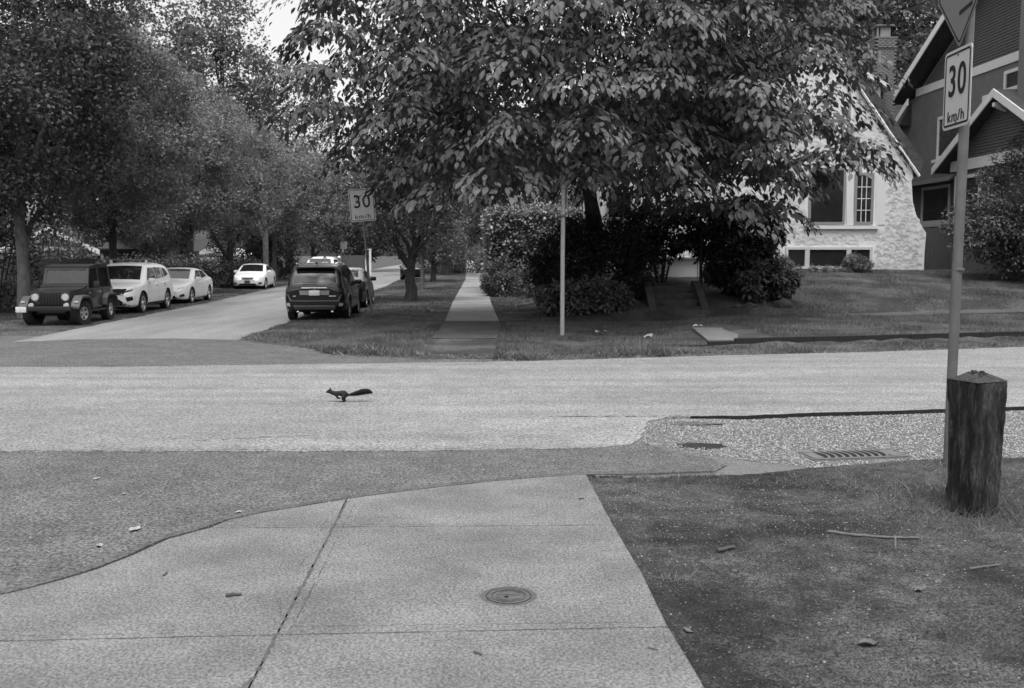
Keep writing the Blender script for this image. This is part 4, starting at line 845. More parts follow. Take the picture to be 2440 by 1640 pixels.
lbar(446, 614, 535, 614, .25, wY, ow, M['trim'], 'eave_board', g3, -.7); lbar(448, 626, 478, 626, .35, wY, ow, M['irond'], 'garage_opening', g3, -.04, .03); lbar(490, 620, 536, 620, .6, wY, ow, M['glassl'], 'window', g3, -.06)
lbar(470, 606, 505, 588, .2, wY, ow, M['trim'], 'bargeboard', g3, -.6); lbar(505, 588, 540, 606, .2, wY, ow, M['trim'], 'bargeboard', g3, -.6)
# fences
def board_fence(name, label, x0, y0, x1, y1, h, m, wd=.16, z=0):
    d = Vector((x1-x0, y1-y0, 0)); L = d.length; t = thing(name, label, 'fence', (x0, y0, z), math.atan2(d.y, d.x))
    b = MB().bbox((0, 0, h/2), (wd-.015, .028, h), .005).build('tmp', M[m]); me = b.data; bpy.data.objects.remove(b); n = int(L/wd)
    for k in range(n): o = link('board', me, t); o.location = (wd*(k+.5), random.uniform(-.006, .006), random.uniform(-.015, .015))
    MB().box((L/2, .06, h+.03), (L, .12, .05)).build('top_rail', M[m], t); MB().box((L/2, .05, .35), (L, .05, .09)).build('rail', M[m], t)
    return t
board_fence('wooden_fence', 'dark board fence behind the jeep and the leftmost trunk', -24.5, 38.5, -16.2, 38.5, 1.75, 'fence')
board_fence('wooden_fence', 'dark fence behind the white vehicle with the roof bar', -20.5, 45.2, -14.9, 45.2, 1.35, 'fence')
board_fence('wooden_fence', 'pale board fence across the far bend of the side street', -16.2, 92, -13.7, 92, 1.8, 'fencel', .22)
lw = thing('low_wall', 'low pale wall panel left of the walking people', 'wall', (-19.9, 79, 0)); MB().bbox((0, 0, .7), (3.0, .15, 1.45), .02).build('panel', M['fencel'], lw); MB().bbox((0, 0, 1.46), (3.1, .25, .07), .01).build('coping', M['fencel'], lw)
for k, (x, lb) in enumerate(((-13.55, 'left white gate post at the end of the pale fence'), (-13.2, 'right white gate post at the end of the pale fence'))):
    t = thing('gate_post', lb, 'post', (x, 91.5, 0), 0, 'white gate posts'); MB().bbox((0, 0, 1.15), (.2, .2, 2.4), .02).build('post', M['trim'], t); MB().bbox((0, 0, 2.4), (.27, .27, .1), .02).build('cap', M['trim'], t)

# ================================================================ street furniture
up_ = P(634, 640, 63.5)
t = thing('utility_pole', 'pale wooden utility pole behind the far white saloon', 'pole', (up_.x, 63.5, 0)); MB().tube([(0, 0, -.1), (0, 0, 5), (0.03, 0, 10.5)], [.19, .17, .14], 12).build('shaft', M['palebark'], t, True)
MB().box((0, -.12, 9.6), (2.2, .1, .12)).build('crossarm', M['palebark'], t)
fs = P(820, 640, 86); t = thing('far_traffic_sign', 'blank back of a square sign far down the side street', 'sign', (fs.x, 86, 0)); MB().tube([(0, 0, -.1), (0, 0, 3.3)], .04, 8).build('pole', M['galv'], t, True)
MB().bbox((0, -.05, 2.75), (.58, .02, .68), .01).build('panel', M['signback'], t); MB().bbox((-.06, -.05, 2.25), (.18, .02, .3), .01).build('plate', M['signback'], t)

def text_mesh(body, size, m, name, parent, M4, sx=1.0, bold=0.0):
    cu = bpy.data.curves.new('t', 'FONT'); cu.body = body; cu.size = size; cu.align_x = 'CENTER'; cu.align_y = 'CENTER'; cu.extrude = .0015; cu.offset = bold; cu.space_character = 1.12
    o = bpy.data.objects.new('t', cu); COL.objects.link(o); bpy.context.view_layer.update()
    me = bpy.data.meshes.new_from_object(o.evaluated_get(bpy.context.evaluated_depsgraph_get())); bpy.data.objects.remove(o); bpy.data.curves.remove(cu)
    me.transform(Matrix.Diagonal((sx, 1, 1, 1))); me.transform(M4); me.materials.clear(); me.materials.append(m); return link(name, me, parent)
def rrect(w, h, r, n=5):
    out = []
    for cx, cz, a0 in ((w/2-r, h/2-r, 0), (-w/2+r, h/2-r, 90), (-w/2+r, -h/2+r, 180), (w/2-r, -h/2+r, 270)):
        for k in range(n+1): a = R(a0+90*k/n); out.append((cx+r*math.cos(a), cz+r*math.sin(a)))
    return out
def ring(w, h, r, t, y0, th):
    a, b = rrect(w, h, r), rrect(w-2*t, h-2*t, max(r-t, .005)); m = MB(); n = len(a)
    for k in range(n): l = (k+1) % n; m.prism([(a[k][0], y0, a[k][1]), (a[l][0], y0, a[l][1]), (b[l][0], y0, b[l][1]), (b[k][0], y0, b[k][1])], (0, th, 0))
    return m
T_FACE = Matrix(((1, 0, 0, 0), (0, 0, 1, 0), (0, 1, 0, 0), (0, 0, 0, 1)))        # text in the xz plane, read from -y
def speed_sign(parent, rz, zc, w, h, y=-.06, xoff=0, num='30'):
    """the face points along local -y before the turn rz"""
    Mr = Matrix.Rotation(rz, 4, 'Z')
    def rot(o): o.data.transform(Mr); return o
    pnl = rot(MB().prism([(a+xoff, y, b+zc) for a, b in rrect(w, h, .05)], (0, .006, 0)).build('sign_panel', M['signface']))
    pnl.parent = parent
    bd = ring(w-.05, h-.05, .035, .018, y-.003, .002); bd.v = [(a+xoff, b, c+zc) for a, b, c in bd.v]; q = rot(bd.build('border', M['black'])); q.parent = pnl
    Mt = Matrix.Translation((xoff, y-.004, zc+h*.09)) @ Matrix.Rotation(math.pi/2, 4, 'X')
    q = rot(text_mesh(num, h*.56, M['black'], 'numerals', None, Mt, .9, .004)); q.parent = pnl
    q = rot(text_mesh('km/h', h*.2, M['black'], 'lettering', None, Matrix.Translation((xoff, y-.004, zc-h*.35)) @ Matrix.Rotation(math.pi/2, 4, 'X'), 1.15, .0)); q.parent = pnl
    return pnl
# near sign pole at the right
ny = 9.1; nb = P(2270, 900, ny)
t = thing('speed_sign_post', 'steel pole beside the timber bollard carrying a 30 speed sign and a diamond sign', 'sign', (nb.x, ny, -.02))
MB().tube([(-.012, 0, -.1), (0, 0, 2), (.02, 0, 4.45)], .045, 20).build('pole', M['galv'], t, True)
MB().lathe([(.052, 1.86), (.054, 1.875), (.052, 1.89)], 20, 'z', (.01, 0, 0)).build('clamp', M['galv'], t)
zc = P(2264, 205, ny).z
RZN = R(-91)
speed_sign(t, RZN, zc+.0, .57, .71, -.07)
for dz in (.3, -.3):
    b_ = MB().lathe([(.0, -.075), (.014, -.074), (.014, -.068)], 10, 'y', (0, 0, zc+dz)).build('bolt', M['galv'], t); b_.data.transform(Matrix.Rotation(RZN, 4, 'Z'))
dc = P(2262, 112, ny).z+.54; dm = MB(); s = .53
dia = [(s*math.cos(R(a)), s*math.sin(R(a))) for a in (0, 90, 180, 270)]
def cham(poly, r):
    out = []
    for k in range(4):
        p, a, b = Vector(poly[k]), Vector(poly[k-1]), Vector(poly[(k+1) % 4])
        for f in np.linspace(0, 1, 4): out.append(tuple((p+(a-p).normalized()*r)*(1-f)**2+p*2*f*(1-f)+(p+(b-p).normalized()*r)*f**2))
    return out
do = cham(dia, .05); pn = MB().prism([(a, -.065, b+dc) for a, b in do], (0, .006, 0)).build('diamond_panel', M['signy'], t); pn.data.transform(Matrix.Rotation(RZN, 4, 'Z'))
i1 = [(a*.94, b*.94) for a, b in do]; i2 = [(a*.90, b*.90) for a, b in do]; m = MB()
for k in range(len(i1)): l = (k+1) % len(i1); m.prism([(i1[k][0], -.068, i1[k][1]+dc), (i1[l][0], -.068, i1[l][1]+dc), (i2[l][0], -.068, i2[l][1]+dc), (i2[k][0], -.068, i2[k][1]+dc)], (0, .002, 0))
q = m.build('border', M['black'], pn); q.data.transform(Matrix.Rotation(RZN, 4, 'Z'))
q = MB().prism([(-.02, -.069, dc-.235), (.24, -.069, dc-.2), (.24, -.069, dc-.165), (-.02, -.069, dc-.2)], (0, .002, 0)).build('symbol_bar', M['black'], pn); q.data.transform(Matrix.Rotation(RZN, 4, 'Z'))
# far 30 sign under the leaves
t = thing('speed_sign_post', 'leaning thin pole with a 30 sign half hidden by the overhanging leaves', 'sign', (-4.35, 30.4, .02)); t.rotation_euler = (0, R(-4.3), 0)
MB().tube([(0, 0, -.1), (0, 0, 3.95)], .038, 10).build('pole', M['galv'], t, True)
speed_sign(t, R(3), 3.48, .78, 1.0, -.06)
# plain pole on the corner verge
t = thing('street_pole', 'plain pale steel pole with clamps standing on the corner verge', 'pole', (1.21, 23.5, .03))
MB().tube([(0, 0, -.1), (0, 0, 1.8), (.01, 0, 3.62)], .053, 16).build('pole', M['polew'], t, True)
MB().lathe([(.06, 3.5), (.075, 3.52), (.075, 3.58), (.06, 3.6)], 16).build('cap_clamp', M['polew'], t); MB().lathe([(.058, 2.83), (.075, 2.85), (.075, 2.88), (.058, 2.9)], 16).build('clamp', M['galv'], t)
MB().tube([(.1, 0, 2.86), (.1, 0, 3.7)], .012, 6).build('bracket_rod', M['polew'], t); MB().box((.08, 0, 3.55), (.08, .03, .03)).build('bracket', M['polew'], t); MB().box((.08, 0, 2.865), (.08, .03, .03)).build('bracket', M['polew'], t)
# timber bollard
bl = thing('timber_bollard', 'weathered dark square timber bollard with pyramid top at the right edge', 'bollard', (3.6, 7.52, 0), R(21))
bl.scale = (.87, .87, 1)
bm = bmesh.new(); lz = np.concatenate([[-.15], np.linspace(0, 1.0, 26), [1.03]]); NC = 56
groove = {k: (random.uniform(0, .6), random.uniform(.5, 1.1), random.uniform(.90, .965)) for k in random.sample(range(NC), 13)}
rings = []; colj = [random.uniform(-.01, .01) for _ in range(NC)]
for z in lz:
    h = float(np.interp(z, [-.15, .12, .55, 1.0, 1.03], [.152, .161, .170, .181, .178])); rg = []
    for k in range(NC):
        a = 2*math.pi*k/NC+math.pi/4; c_, s_ = math.cos(a), math.sin(a); m_ = max(abs(c_), abs(s_)); rr = h/m_*(1 if m_ > .735 else .965+random.uniform(-.02, .012)); rr *= 1+colj[k]+random.uniform(-.006, .006)
        if k in groove and groove[k][0] < z < groove[k][1]: rr *= groove[k][2]
        rg.append(bm.verts.new((rr*c_, rr*s_, z+(random.uniform(-.012, .006) if z > 1 else 0))))
    rings.append(rg)
for a, b in zip(rings[:-1], rings[1:]):
    for k in range(NC): bm.faces.new((a[k], a[(k+1) % NC], b[(k+1) % NC], b[k]))
me = bpy.data.meshes.new('post'); bmesh.ops.recalc_face_normals(bm, faces=bm.faces); bm.to_mesh(me); bm.free(); me.materials.append(M['wood']); sm(me, 22); link('post', me, bl)
m = MB(); n = 24; outer = []; inner = []
for k in range(n):
    a = 2*math.pi*k/n+math.pi/4; c_, s_ = math.cos(a), math.sin(a); m_ = max(abs(c_), abs(s_)); outer.append((.181/m_*c_, .181/m_*s_, 1.028)); inner.append((.06/m_*c_, .06/m_*s_, 1.08+random.uniform(-.018, .014)))
m.add(outer+inner, [(k, (k+1) % n, n+(k+1) % n, n+k) for k in range(n)]+[tuple(range(n, 2*n)), tuple(range(n))[::-1]]); m.build('pyramid_top', M['woodtop'], bl)
for k, (cx, cy, sx_) in enumerate(((-.03, .01, .05), (.035, -.02, .045), (.0, .04, .05))): MB().bbox((cx, cy, 1.085), (sx_, .035, .03), .008, k).build('split_block', M['wood'], bl)
# drain grate in the gravel
gc = Vector((3.46, 9.8, -.026)); gt = thing('drain_grate', 'worn cast iron catch basin grate with curved slots in the gravel', 'drain', gc, R(9))
MB().bbox((0, 0, -.02), (1.02, .4, .03), .008).build('frame', M['grate'], gt)
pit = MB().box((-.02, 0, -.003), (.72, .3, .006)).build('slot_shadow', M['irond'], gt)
for k in range(9):
    m = MB(); cx = -.345+.078*k; A_ = []; B_ = []
    for q in range(9): tt = -1+q/4; off = .045*(1-tt*tt); A_.append((cx+off, .15*tt, .002)); B_.append((cx+off+.024+.012*tt*tt, .15*tt, .002))
    for q in range(8): m.prism([A_[q], B_[q], B_[q+1], A_[q+1]], (0, 0, .004))
    m.build('bar', M['grate'], gt)
MB().bbox((0, .175, .002), (1.0, .04, .008), .002).build('rim', M['grate'], gt); MB().bbox((0, -.175, .002), (1.0, .04, .008), .005).build('rim', M['grate'], gt); MB().bbox((.42, 0, .002), (.14, .262, .008), .002).build('end_plate', M['grate'], gt); MB().bbox((-.43, 0, .002), (.12, .262, .008), .002).build('end_plate', M['grate'], gt)
# round cover in the pavement
mc = thing('round_utility_cover', 'round cast iron utility cover set in the near pavement slab', 'cover', (-.02, 5.53, Zs-.001))
MB().lathe([(.0, .001), (.132, .001), (.132, .0035), (.165, .0035), (.166, .0)], 48).build('ring', M['iron'], mc)
MB().lathe([(.0, .0055), (.127, .0055), (.129, .002)], 48).build('lid', M['iron'], mc)
MB().lathe([(.098, .005), (.098, .009), (.103, .009), (.103, .005), (.098, .005)], 48).build('raised_ring', M['iron'], mc)
MB().lathe([(.0, .0068), (.012, .0068)], 16, 'z', (-.012, -.02, 0)).build('pick_hole', M['irond'], mc)
m = MB(); m.box((.0, .012, .007), (.14, .005, .004), R(-5)); 
for k in range(14): a = R(200+9*k); m.box((.078*math.cos(a), .078*math.sin(a), .007), (.009, .014, .004), a)
for k in range(8): a = R(35+12*k); m.box((.08*math.cos(a), .08*math.sin(a), .007), (.009, .014, .004), a)
m.build('cast_marks', M['iron'], mc)
MB().lathe([(.128, .004), (.128, .0062), (.1325, .0062), (.1325, .004), (.128, .004)], 48).build('lid_gap', M['irond'], mc); MB().lathe([(.165, .0), (.165, .0030), (.171, .0025), (.171, .0), (.165, .0)], 48).build('seat_gap', M['soil'], mc); MB().lathe([(.0945, .005), (.0945, .0064), (.098, .0064), (.098, .005), (.0945, .005)], 48).build('inner_groove', M['irond'], mc)
# ================================================================ vehicles
def evalmesh(o):
    dg = bpy.context.evaluated_depsgraph_get(); dg.update(); return bpy.data.meshes.new_from_object(o.evaluated_get(dg))
def loft(rings, mats, name):
    m = MB(); n = len(rings[0]); vs = [p for r in rings for p in r]
    fs = [(i*n+k, i*n+(k+1) % n, (i+1)*n+(k+1) % n, (i+1)*n+k) for i in range(len(rings)-1) for k in range(n)]
    fs += [tuple(range(n))[::-1], tuple((len(rings)-1)*n+k for k in range(n))]
    m.add(vs, fs); return m
def itp(x, tab):
    xs, ys = zip(*tab); xs = np.array(xs, float); ys = np.array(ys, float); return float(np.interp(x, xs, ys))
def smooth_itp(tab, x, k=.07):
    return sum(itp(x+d*k, tab)*wt for d, wt in ((-1, .25), (0, .5), (1, .25)))
class Car:
    def __init__(s, name, label, loc, rz, spec, paint, group=None, scale=1.0, roofpaint=None):
        s.t = thing(name, label, 'car', loc, rz, group); s.t.scale = (scale,)*3; s.sp = spec; s.paint = paint
        L, W = spec['L'], spec['W']; rings = []
        xs = np.concatenate([np.linspace(-L/2, -L/2+.3, 9), np.linspace(-L/2+.36, L/2-.36, 34), np.linspace(L/2-.3, L/2, 9)])
        for x in xs:
            zb, zs, w_ = smooth_itp(spec['zb'], x, .03), smooth_itp(spec['zs'], x), smooth_itp(spec['w'], x, .05); h = zs-zb; cr = .035
            half = [(0, zb), (.7*w_, zb), (.9*w_, zb+.02*h), (.965*w_, zb+.1*h), (.995*w_, zb+.3*h), (1.0*w_, zb+.55*h), (.99*w_, zb+.78*h), (.96*w_, zb+.92*h), (.9*w_, zb+.985*h), (.7*w_, zb+h+cr*.5), (.35*w_, zb+h+cr*.9), (0, zb+h+cr)]
            rings.append([(x, y, z) for y, z in half]+[(x, -y, z) for y, z in half[-2:0:-1]])
        b = loft(rings, paint, 'body').build('body', [paint, M['plast']], None, True)
        cut = MB()
        for ax in (spec['xf'], spec['xr']):
            for sd in (-1, 1): cut.lathe([(spec['ra'], -.5), (spec['ra'], .5)], 32, 'y', (ax, sd*(W/2+.22), spec['rw']+.01))
        co = cut.build('cut', M['plast'])
        md = b.modifiers.new('b', 'BOOLEAN'); md.object = co; md.operation = 'DIFFERENCE'; md.solver = 'EXACT'
        me = evalmesh(b); bpy.data.objects.remove(b); bpy.data.objects.remove(co)
        me.materials.clear(); me.materials.append(paint); me.materials.append(M['plast'])
        for p in me.polygons:
            c = p.center; arch = any(abs(math.hypot(c.x-ax, c.z-spec['rw']-.01)-spec['ra']) < .035 and abs((p.normal.x*(c.x-ax)+p.normal.z*(c.z-spec['rw']))) > .8*spec['ra']*.9 for ax in (spec['xf'], spec['xr']))
            p.material_index = 1 if arch or (abs(c.y) < W/2-.25 and c.z < .75 and min(abs(c.x-spec['xf']), abs(c.x-spec['xr'])) < spec['ra'] and p.normal.z < .5) or p.normal.z < -.8 else 0
        sm(me, 32); s.body = link('body', me, s.t)
        # cabin
        tab = spec['zr']; x0, x1 = tab[0][0], tab[-1][0]; rings = []; zmax = max(z for _, z in tab)
        belt0 = smooth_itp(spec['zs'], 0)
        def yside(x, z): w_ = smooth_itp(spec['w'], x, .05); f = np.clip((z-belt0)/(zmax-belt0), -.2, 1); return w_*(.935-spec.get('tumble', .2)*f)
        s.yside = yside
        for x in np.linspace(x0, x1, 40):
            zr = smooth_itp(tab, x, .06); zs = smooth_itp(spec['zs'], x)-.07; h = max(zr-zs, .02); e = min(.075, h*.4)
            half = [(yside(x, zs), zs), (yside(x, zs+h*.5), zs+h*.5), (yside(x, zr-e), zr-e), (yside(x, zr)-.035, zr-e*.3), (yside(x, zr)-.12, zr), (yside(x, zr)*.45, zr+.018), (0, zr+.024)]
            rings.append([(x, y, z) for y, z in half]+[(x, -y, z) for y, z in half[-2::-1]])
        s.cab = loft(rings, paint, 'cabin').build('cabin', [roofpaint or paint], s.t, True)
        vs = [v.co.copy() for v in s.body.data.vertices]; n = len(vs); vs += [v.co.copy() for v in s.cab.data.vertices]
        s.bvh = BVHTree.FromPolygons(vs, [tuple(p.vertices) for p in s.body.data.polygons]+[tuple(n+i for i in p.vertices) for p in s.cab.data.polygons])
        for k, (ax, sd) in enumerate(((spec['xf'], 1), (spec['xf'], -1), (spec['xr'], 1), (spec['xr'], -1))): s.wheel(ax, sd, spec.get('steer', 0) if k < 2 else 0)
    def wheel(s, ax, sd, steer=0):
        sp = s.sp; r = sp['rw']; wd = sp.get('tw', .225); yc = sd*(sp['W']/2-wd/2-.02); par = thing('wheel', 'x', 'x'); del par['label']; del par['category']
        par.parent = s.t; par.location = (ax, yc, r); par.rotation_euler = (0, 0, steer); rr = sp.get('rim', r*.68)
        MB().lathe([(rr, -wd/2+.01), (r-.03, -wd/2), (r, -wd/2+.03), (r, wd/2-.03), (r-.03, wd/2), (rr, wd/2-.01), (rr-.02, wd/2-.03), (rr-.02, -wd/2+.03), (rr, -wd/2+.01)], 28, 'y').build('tyre', M['tyre'], par, True)
        m = MB(); o = sd*(wd/2-.015)
        m.lathe([(rr+.004, o), (rr+.004, o-sd*.03), (rr-.03, o-sd*.03), (rr-.03, o), (rr+.004, o)], 28, 'y'); m.lathe([(.0, o-sd*.01), (.06, o-sd*.01), (.07, o-sd*.04)], 14, 'y')
        for k in range(5):
            a = 2*math.pi*k/5+.3; d = Vector((math.cos(a), 0, math.sin(a))); pz = Vector((-math.sin(a), 0, math.cos(a))); y_ = Vector((0, o-sd*.018, 0))
            m.prism([d*.05+pz*.035+y_, d*(rr-.02)+pz*.05+y_, d*(rr-.02)-pz*.05+y_, d*.05-pz*.035+y_], (0, -sd*.02, 0))
        m.build('rim', sp.get('rimm', M['rim']), par); MB().lathe([(0, o-sd*.06), (rr-.02, o-sd*.06)], 20, 'y').build('brake_disc', M['plast'], par)
    def patch(s, name, quads, axis, m, off=.008, n=6, k=4, parent=None, th=0):
        mb = MB()
        for q in quads:
            q = [Vector((a[0], a[1])) for a in q]; pts = []
            for i in range(n+1):
                for j in range(k+1):
                    f, g = i/n, j/k; p = (q[0]*(1-f)+q[1]*f)*(1-g)+(q[3]*(1-f)+q[2]*f)*g
                    if axis == 'z': o_, d = Vector((p.x, p.y, 3)), Vector((0, 0, -1))
                    elif axis[0] == 'x': sg = 1 if axis[1] == '+' else -1; o_, d = Vector((sg*4, p.x, p.y)), Vector((-sg, 0, 0))
                    else: sg = 1 if axis[1] == '+' else -1; o_, d = Vector((p.x, sg*3, p.y)), Vector((0, -sg, 0))
                    h, nr, _, _ = s.bvh.ray_cast(o_, d)
                    if h is None: h = (pts[-1] if pts else o_+d*2.5); nr = -d
                    elif nr.dot(d) > 0: nr = -nr
                    pts.append(h-d*off if h is not None else h)
            base = len(mb.v); mb.add(pts, [(i*(k+1)+j, (i+1)*(k+1)+j, (i+1)*(k+1)+j+1, i*(k+1)+j+1) for i in range(n) for j in range(k)])
        o = mb.build(name, m, parent or s.t, True, fix=True)
        return o
    def both(s, name, quads, m, **kw):
        s.patch(name, quads, 'y+', m, **kw); s.patch(name, quads, 'y-', m, **kw)
    def seam(s, pts, wd=.012):
        for ax in ('y+', 'y-'):
            qs = [[(a[0]-wd/2, a[1]), (a[0]+wd/2, a[1]), (b[0]+wd/2, b[1]), (b[0]-wd/2, b[1])] if abs(a[1]-b[1]) > abs(a[0]-b[0]) else [(a[0], a[1]-wd/2), (b[0], b[1]-wd/2), (b[0], b[1]+wd/2), (a[0], a[1]+wd/2)] for a, b in zip(pts[:-1], pts[1:])]
            s.patch('door_seam', qs, ax, M['plast'], off=.003, n=2, k=8)
    def mirrors(s, x, z, y, m=None):
        for sd in (-1, 1): MB().bbox((x, sd*(y+.11), z), (.12, .22, .15), .05).build('mirror', m or s.paint, s.t, True)
    def handles(s, pts, m):
        for x, z in pts:
            for sd in (-1, 1): y = smooth_itp(s.sp['w'], x, .05); MB().bbox((x, sd*(y*.995), z), (.19, .04, .03), .01).build('door_handle', m, s.t)
    def box(s, name, c, d, m, b=.01, par=None): return MB().bbox(c, d, b).build(name, m, par or s.t, True)
SUV = dict(L=4.72, W=1.87, rw=.355, ra=.425, xf=1.42, xr=-1.33, rim=.25, tw=.23,
    zs=[(-2.36, .92), (-2.28, 1.04), (-1.6, 1.09), (0, 1.05), (.95, 1.04), (1.55, 1.0), (2.0, .92), (2.24, .82), (2.36, .66)],
    zb=[(-2.36, .48), (-2.28, .36), (-2.0, .27), (0, .25), (2.0, .25), (2.25, .27), (2.36, .38)],
    w=[(-2.36, .72), (-2.25, .85), (-2.0, .91), (-1, .935), (1, .935), (1.8, .90), (2.15, .82), (2.3, .70), (2.36, .58)],
    zr=[(-2.32, 1.0), (-2.2, 1.16), (-1.98, 1.5), (-1.75, 1.61), (-.9, 1.68), (0, 1.68), (.3, 1.63), (.55, 1.5), (1.1, 1.09), (1.25, 1.0)])
SED = dict(L=4.56, W=1.79, rw=.325, ra=.375, xf=1.4, xr=-1.32, rim=.235, tw=.21,
    zs=[(-2.28, .8), (-2.2, .95), (-1.7, 1.02), (-1.1, .98), (0, .93), (.95, .94), (1.5, .87), (1.95, .77), (2.18, .66), (2.28, .52)],
    zb=[(-2.28, .42), (-2.2, .3), (-1.9, .21), (0, .19), (1.9, .19), (2.15, .2), (2.28, .3)],
    w=[(-2.28, .66), (-2.18, .8), (-1.9, .87), (-1, .895), (1, .895), (1.75, .86), (2.08, .77), (2.22, .64), (2.28, .5)],
    zr=[(-1.95, .98), (-1.5, 1.12), (-1.0, 1.31), (-.5, 1.4), (0, 1.425), (.25, 1.4), (.5, 1.3), (1.12, .97), (1.3, .9)])
HEAD = math.atan2(-1, .056)      # parked facing the camera along the street
AWAY = math.atan2(1, -.056)
def common_suv(c, wind=True):
    c.patch('windshield', [[(1.06, -.70), (1.06, .70), (.42, .58), (.42, -.58)]], 'z', M['cglass'], .006, 8, 8)
    c.both('front_side_window', [[(.86, 1.1), (-.18, 1.13), (-.18, 1.52), (.38, 1.52)]], M['cglass'], off=.006)
    c.both('rear_side_window', [[(-.24, 1.13), (-1.16, 1.17), (-1.12, 1.52), (-.24, 1.53)]], M['cglass'], off=.006)
    c.both('quarter_window', [[(-1.24, 1.18), (-1.78, 1.26), (-1.58, 1.46), (-1.22, 1.52)]], M['cglass'], off=.006)
    c.seam([(.92, 1.05), (.95, .75), (.9, .4)]); c.seam([(-.22, 1.1), (-.22, .4)]); c.seam([(-1.1, 1.12), (-1.0, .8), (-.86, .5)])
    c.both('sill_cladding', [[(-.85, .27), (.95, .27), (.95, .36), (-.85, .36)]], M['plast'] if c.paint is M['dark'] else M['plastg'], off=.006)
    c.mirrors(.72, 1.1, .87)
# white sport utility vehicle with a roof bar
c = Car('white_sport_utility', 'white sport utility vehicle with a roof bar parked behind the jeep', (-13.32, 34.15, 0), HEAD, SUV, M['white'])
common_suv(c)
c.patch('grille', [[(-.56, .66), (.56, .66), (.62, .86), (-.62, .86)]], 'x+', M['grilm'], .01, 10, 4); c.patch('lower_grille', [[(-.66, .34), (.66, .34), (.42, .52), (-.42, .52)]], 'x+', M['grilm'], .01, 10, 4)
for sd in (-1, 1):
    c.patch('headlight', [[(sd*.6, .74), (sd*.88, .86), (sd*.885, .96), (sd*.64, .82)]], 'x+', M['lens'], .012, 6, 3); c.patch('headlight_bezel', [[(sd*.58, .73), (sd*.8, .80), (sd*.8, .84), (sd*.6, .80)]], 'x+', M['plastg'], .016, 4, 2)
    c.patch('fog_lamp', [[(sd*.66, .44), (sd*.84, .50), (sd*.84, .62), (sd*.62, .58)]], 'x+', M['grilm'], .012, 4, 3)
c.box('badge', (2.39, 0, .8), (.02, .13, .06), M['chrome']); c.box('licence_plate', (2.40, 0, .46), (.015, .31, .15), M['plate'], .004); c.patch('bumper_lip', [[(-.72, .30), (.72, .30), (.72, .335), (-.72, .335)]], 'x+', M['chrome'], .02, 8, 2)
c.handles([(-.02, .93), (-.98, .97)], M['white'])
rk = c.box('roof_bar', (.0, 0, 1.80), (.09, 1.5, .045), M['galv'], .015)
for sd in (-1, 1): c.box('roof_bar_foot', (0, sd*.6, 1.72), (.1, .08, .13), M['trim'], .02, rk)
# white saloons
for k, (loc, lb) in enumerate((((-13.72, 40.5, 0), 'white saloon parked close behind the white vehicle with the roof bar'), ((-14.86, 56.7, 0), 'white saloon parked alone farther up the left side by the hedge'))):
    c = Car('white_saloon', lb, loc, HEAD if k == 0 else math.atan2(-1, .075), SED, M['white'], 'white saloons on the left side')
    c.patch('windshield', [[(1.08, -.66), (1.08, .66), (.36, .55), (.36, -.55)]], 'z', M['cglass'], .006, 8, 8)
    c.both('front_side_window', [[(.82, .99), (-.2, 1.0), (-.2, 1.32), (.26, 1.32)]], M['cglass'], off=.006); c.both('rear_side_window', [[(-.26, 1.0), (-1.15, 1.07), (-.78, 1.28), (-.26, 1.33)]], M['cglass'], off=.006)
    c.patch('rear_window', [[(-.85, -.52), (-.85, .52), (-1.55, .6), (-1.55, -.6)]], 'z', M['cglass'], .006, 6, 6)
    c.seam([(.92, .92), (.92, .32)]); c.seam([(-.23, .98), (-.23, .32)]); c.mirrors(.68, 1.0, .83); c.handles([(-.05, .82), (-.95, .85)], M['white'])
    c.patch('grille', [[(-.3, .58), (.3, .58), (.34, .69), (-.34, .69)]], 'x+', M['grilm'], .01, 6, 4); c.patch('lower_grille', [[(-.5, .26), (.5, .26), (.42, .36), (-.42, .36)]], 'x+', M['grilm'], .01, 6, 4)
    for sd in (-1, 1):
        c.patch('headlight', [[(sd*.5, .6), (sd*.78, .66), (sd*.8, .75), (sd*.54, .66)]], 'x+', M['lens'], .01, 4, 3); c.patch('fog_lamp', [[(sd*.6, .3), (sd*.76, .34), (sd*.74, .44), (sd*.6, .4)]], 'x+', M['grilm'], .01, 4, 3)
    c.box('badge', (2.29, 0, .635), (.02, .12, .07), M['galv']); c.box('licence_plate', (2.31, 0, .46), (.015, .31, .13), M['plastg'] if k else M['plate'], .004)
# black sport utility vehicle seen from behind
SUV2 = dict(SUV); SUV2['zr'] = [(-2.34, 1.0), (-2.26, 1.12), (-2.06, 1.52), (-1.9, 1.62), (-.9, 1.68), (0, 1.68), (.3, 1.63), (.55, 1.5), (1.1, 1.09), (1.25, 1.0)]
c = Car('black_sport_utility', 'black sport utility vehicle seen from behind at the corner verge', (-5.92, 31.05, -.0), AWAY, SUV2, M['dark'])
common_suv(c)
c.patch('rear_window', [[(-.62, 1.16), (.62, 1.16), (.54, 1.5), (-.54, 1.5)]], 'x-', M['jglass'], .006, 8, 6)
c.patch('roof_skin', [[(-1.7, -.6), (-1.7, .6), (.2, .6), (.2, -.6)]], 'z', M['silver'], .006, 8, 6)  # pale sheet puts the light on the black roof into colour
c.box('spoiler', (-2.1, 0, 1.6), (.25, 1.15, .04), M['dark'], .015); c.box('antenna_fin', (-1.75, 0, 1.72), (.16, .03, .07), M['plast'], .01)
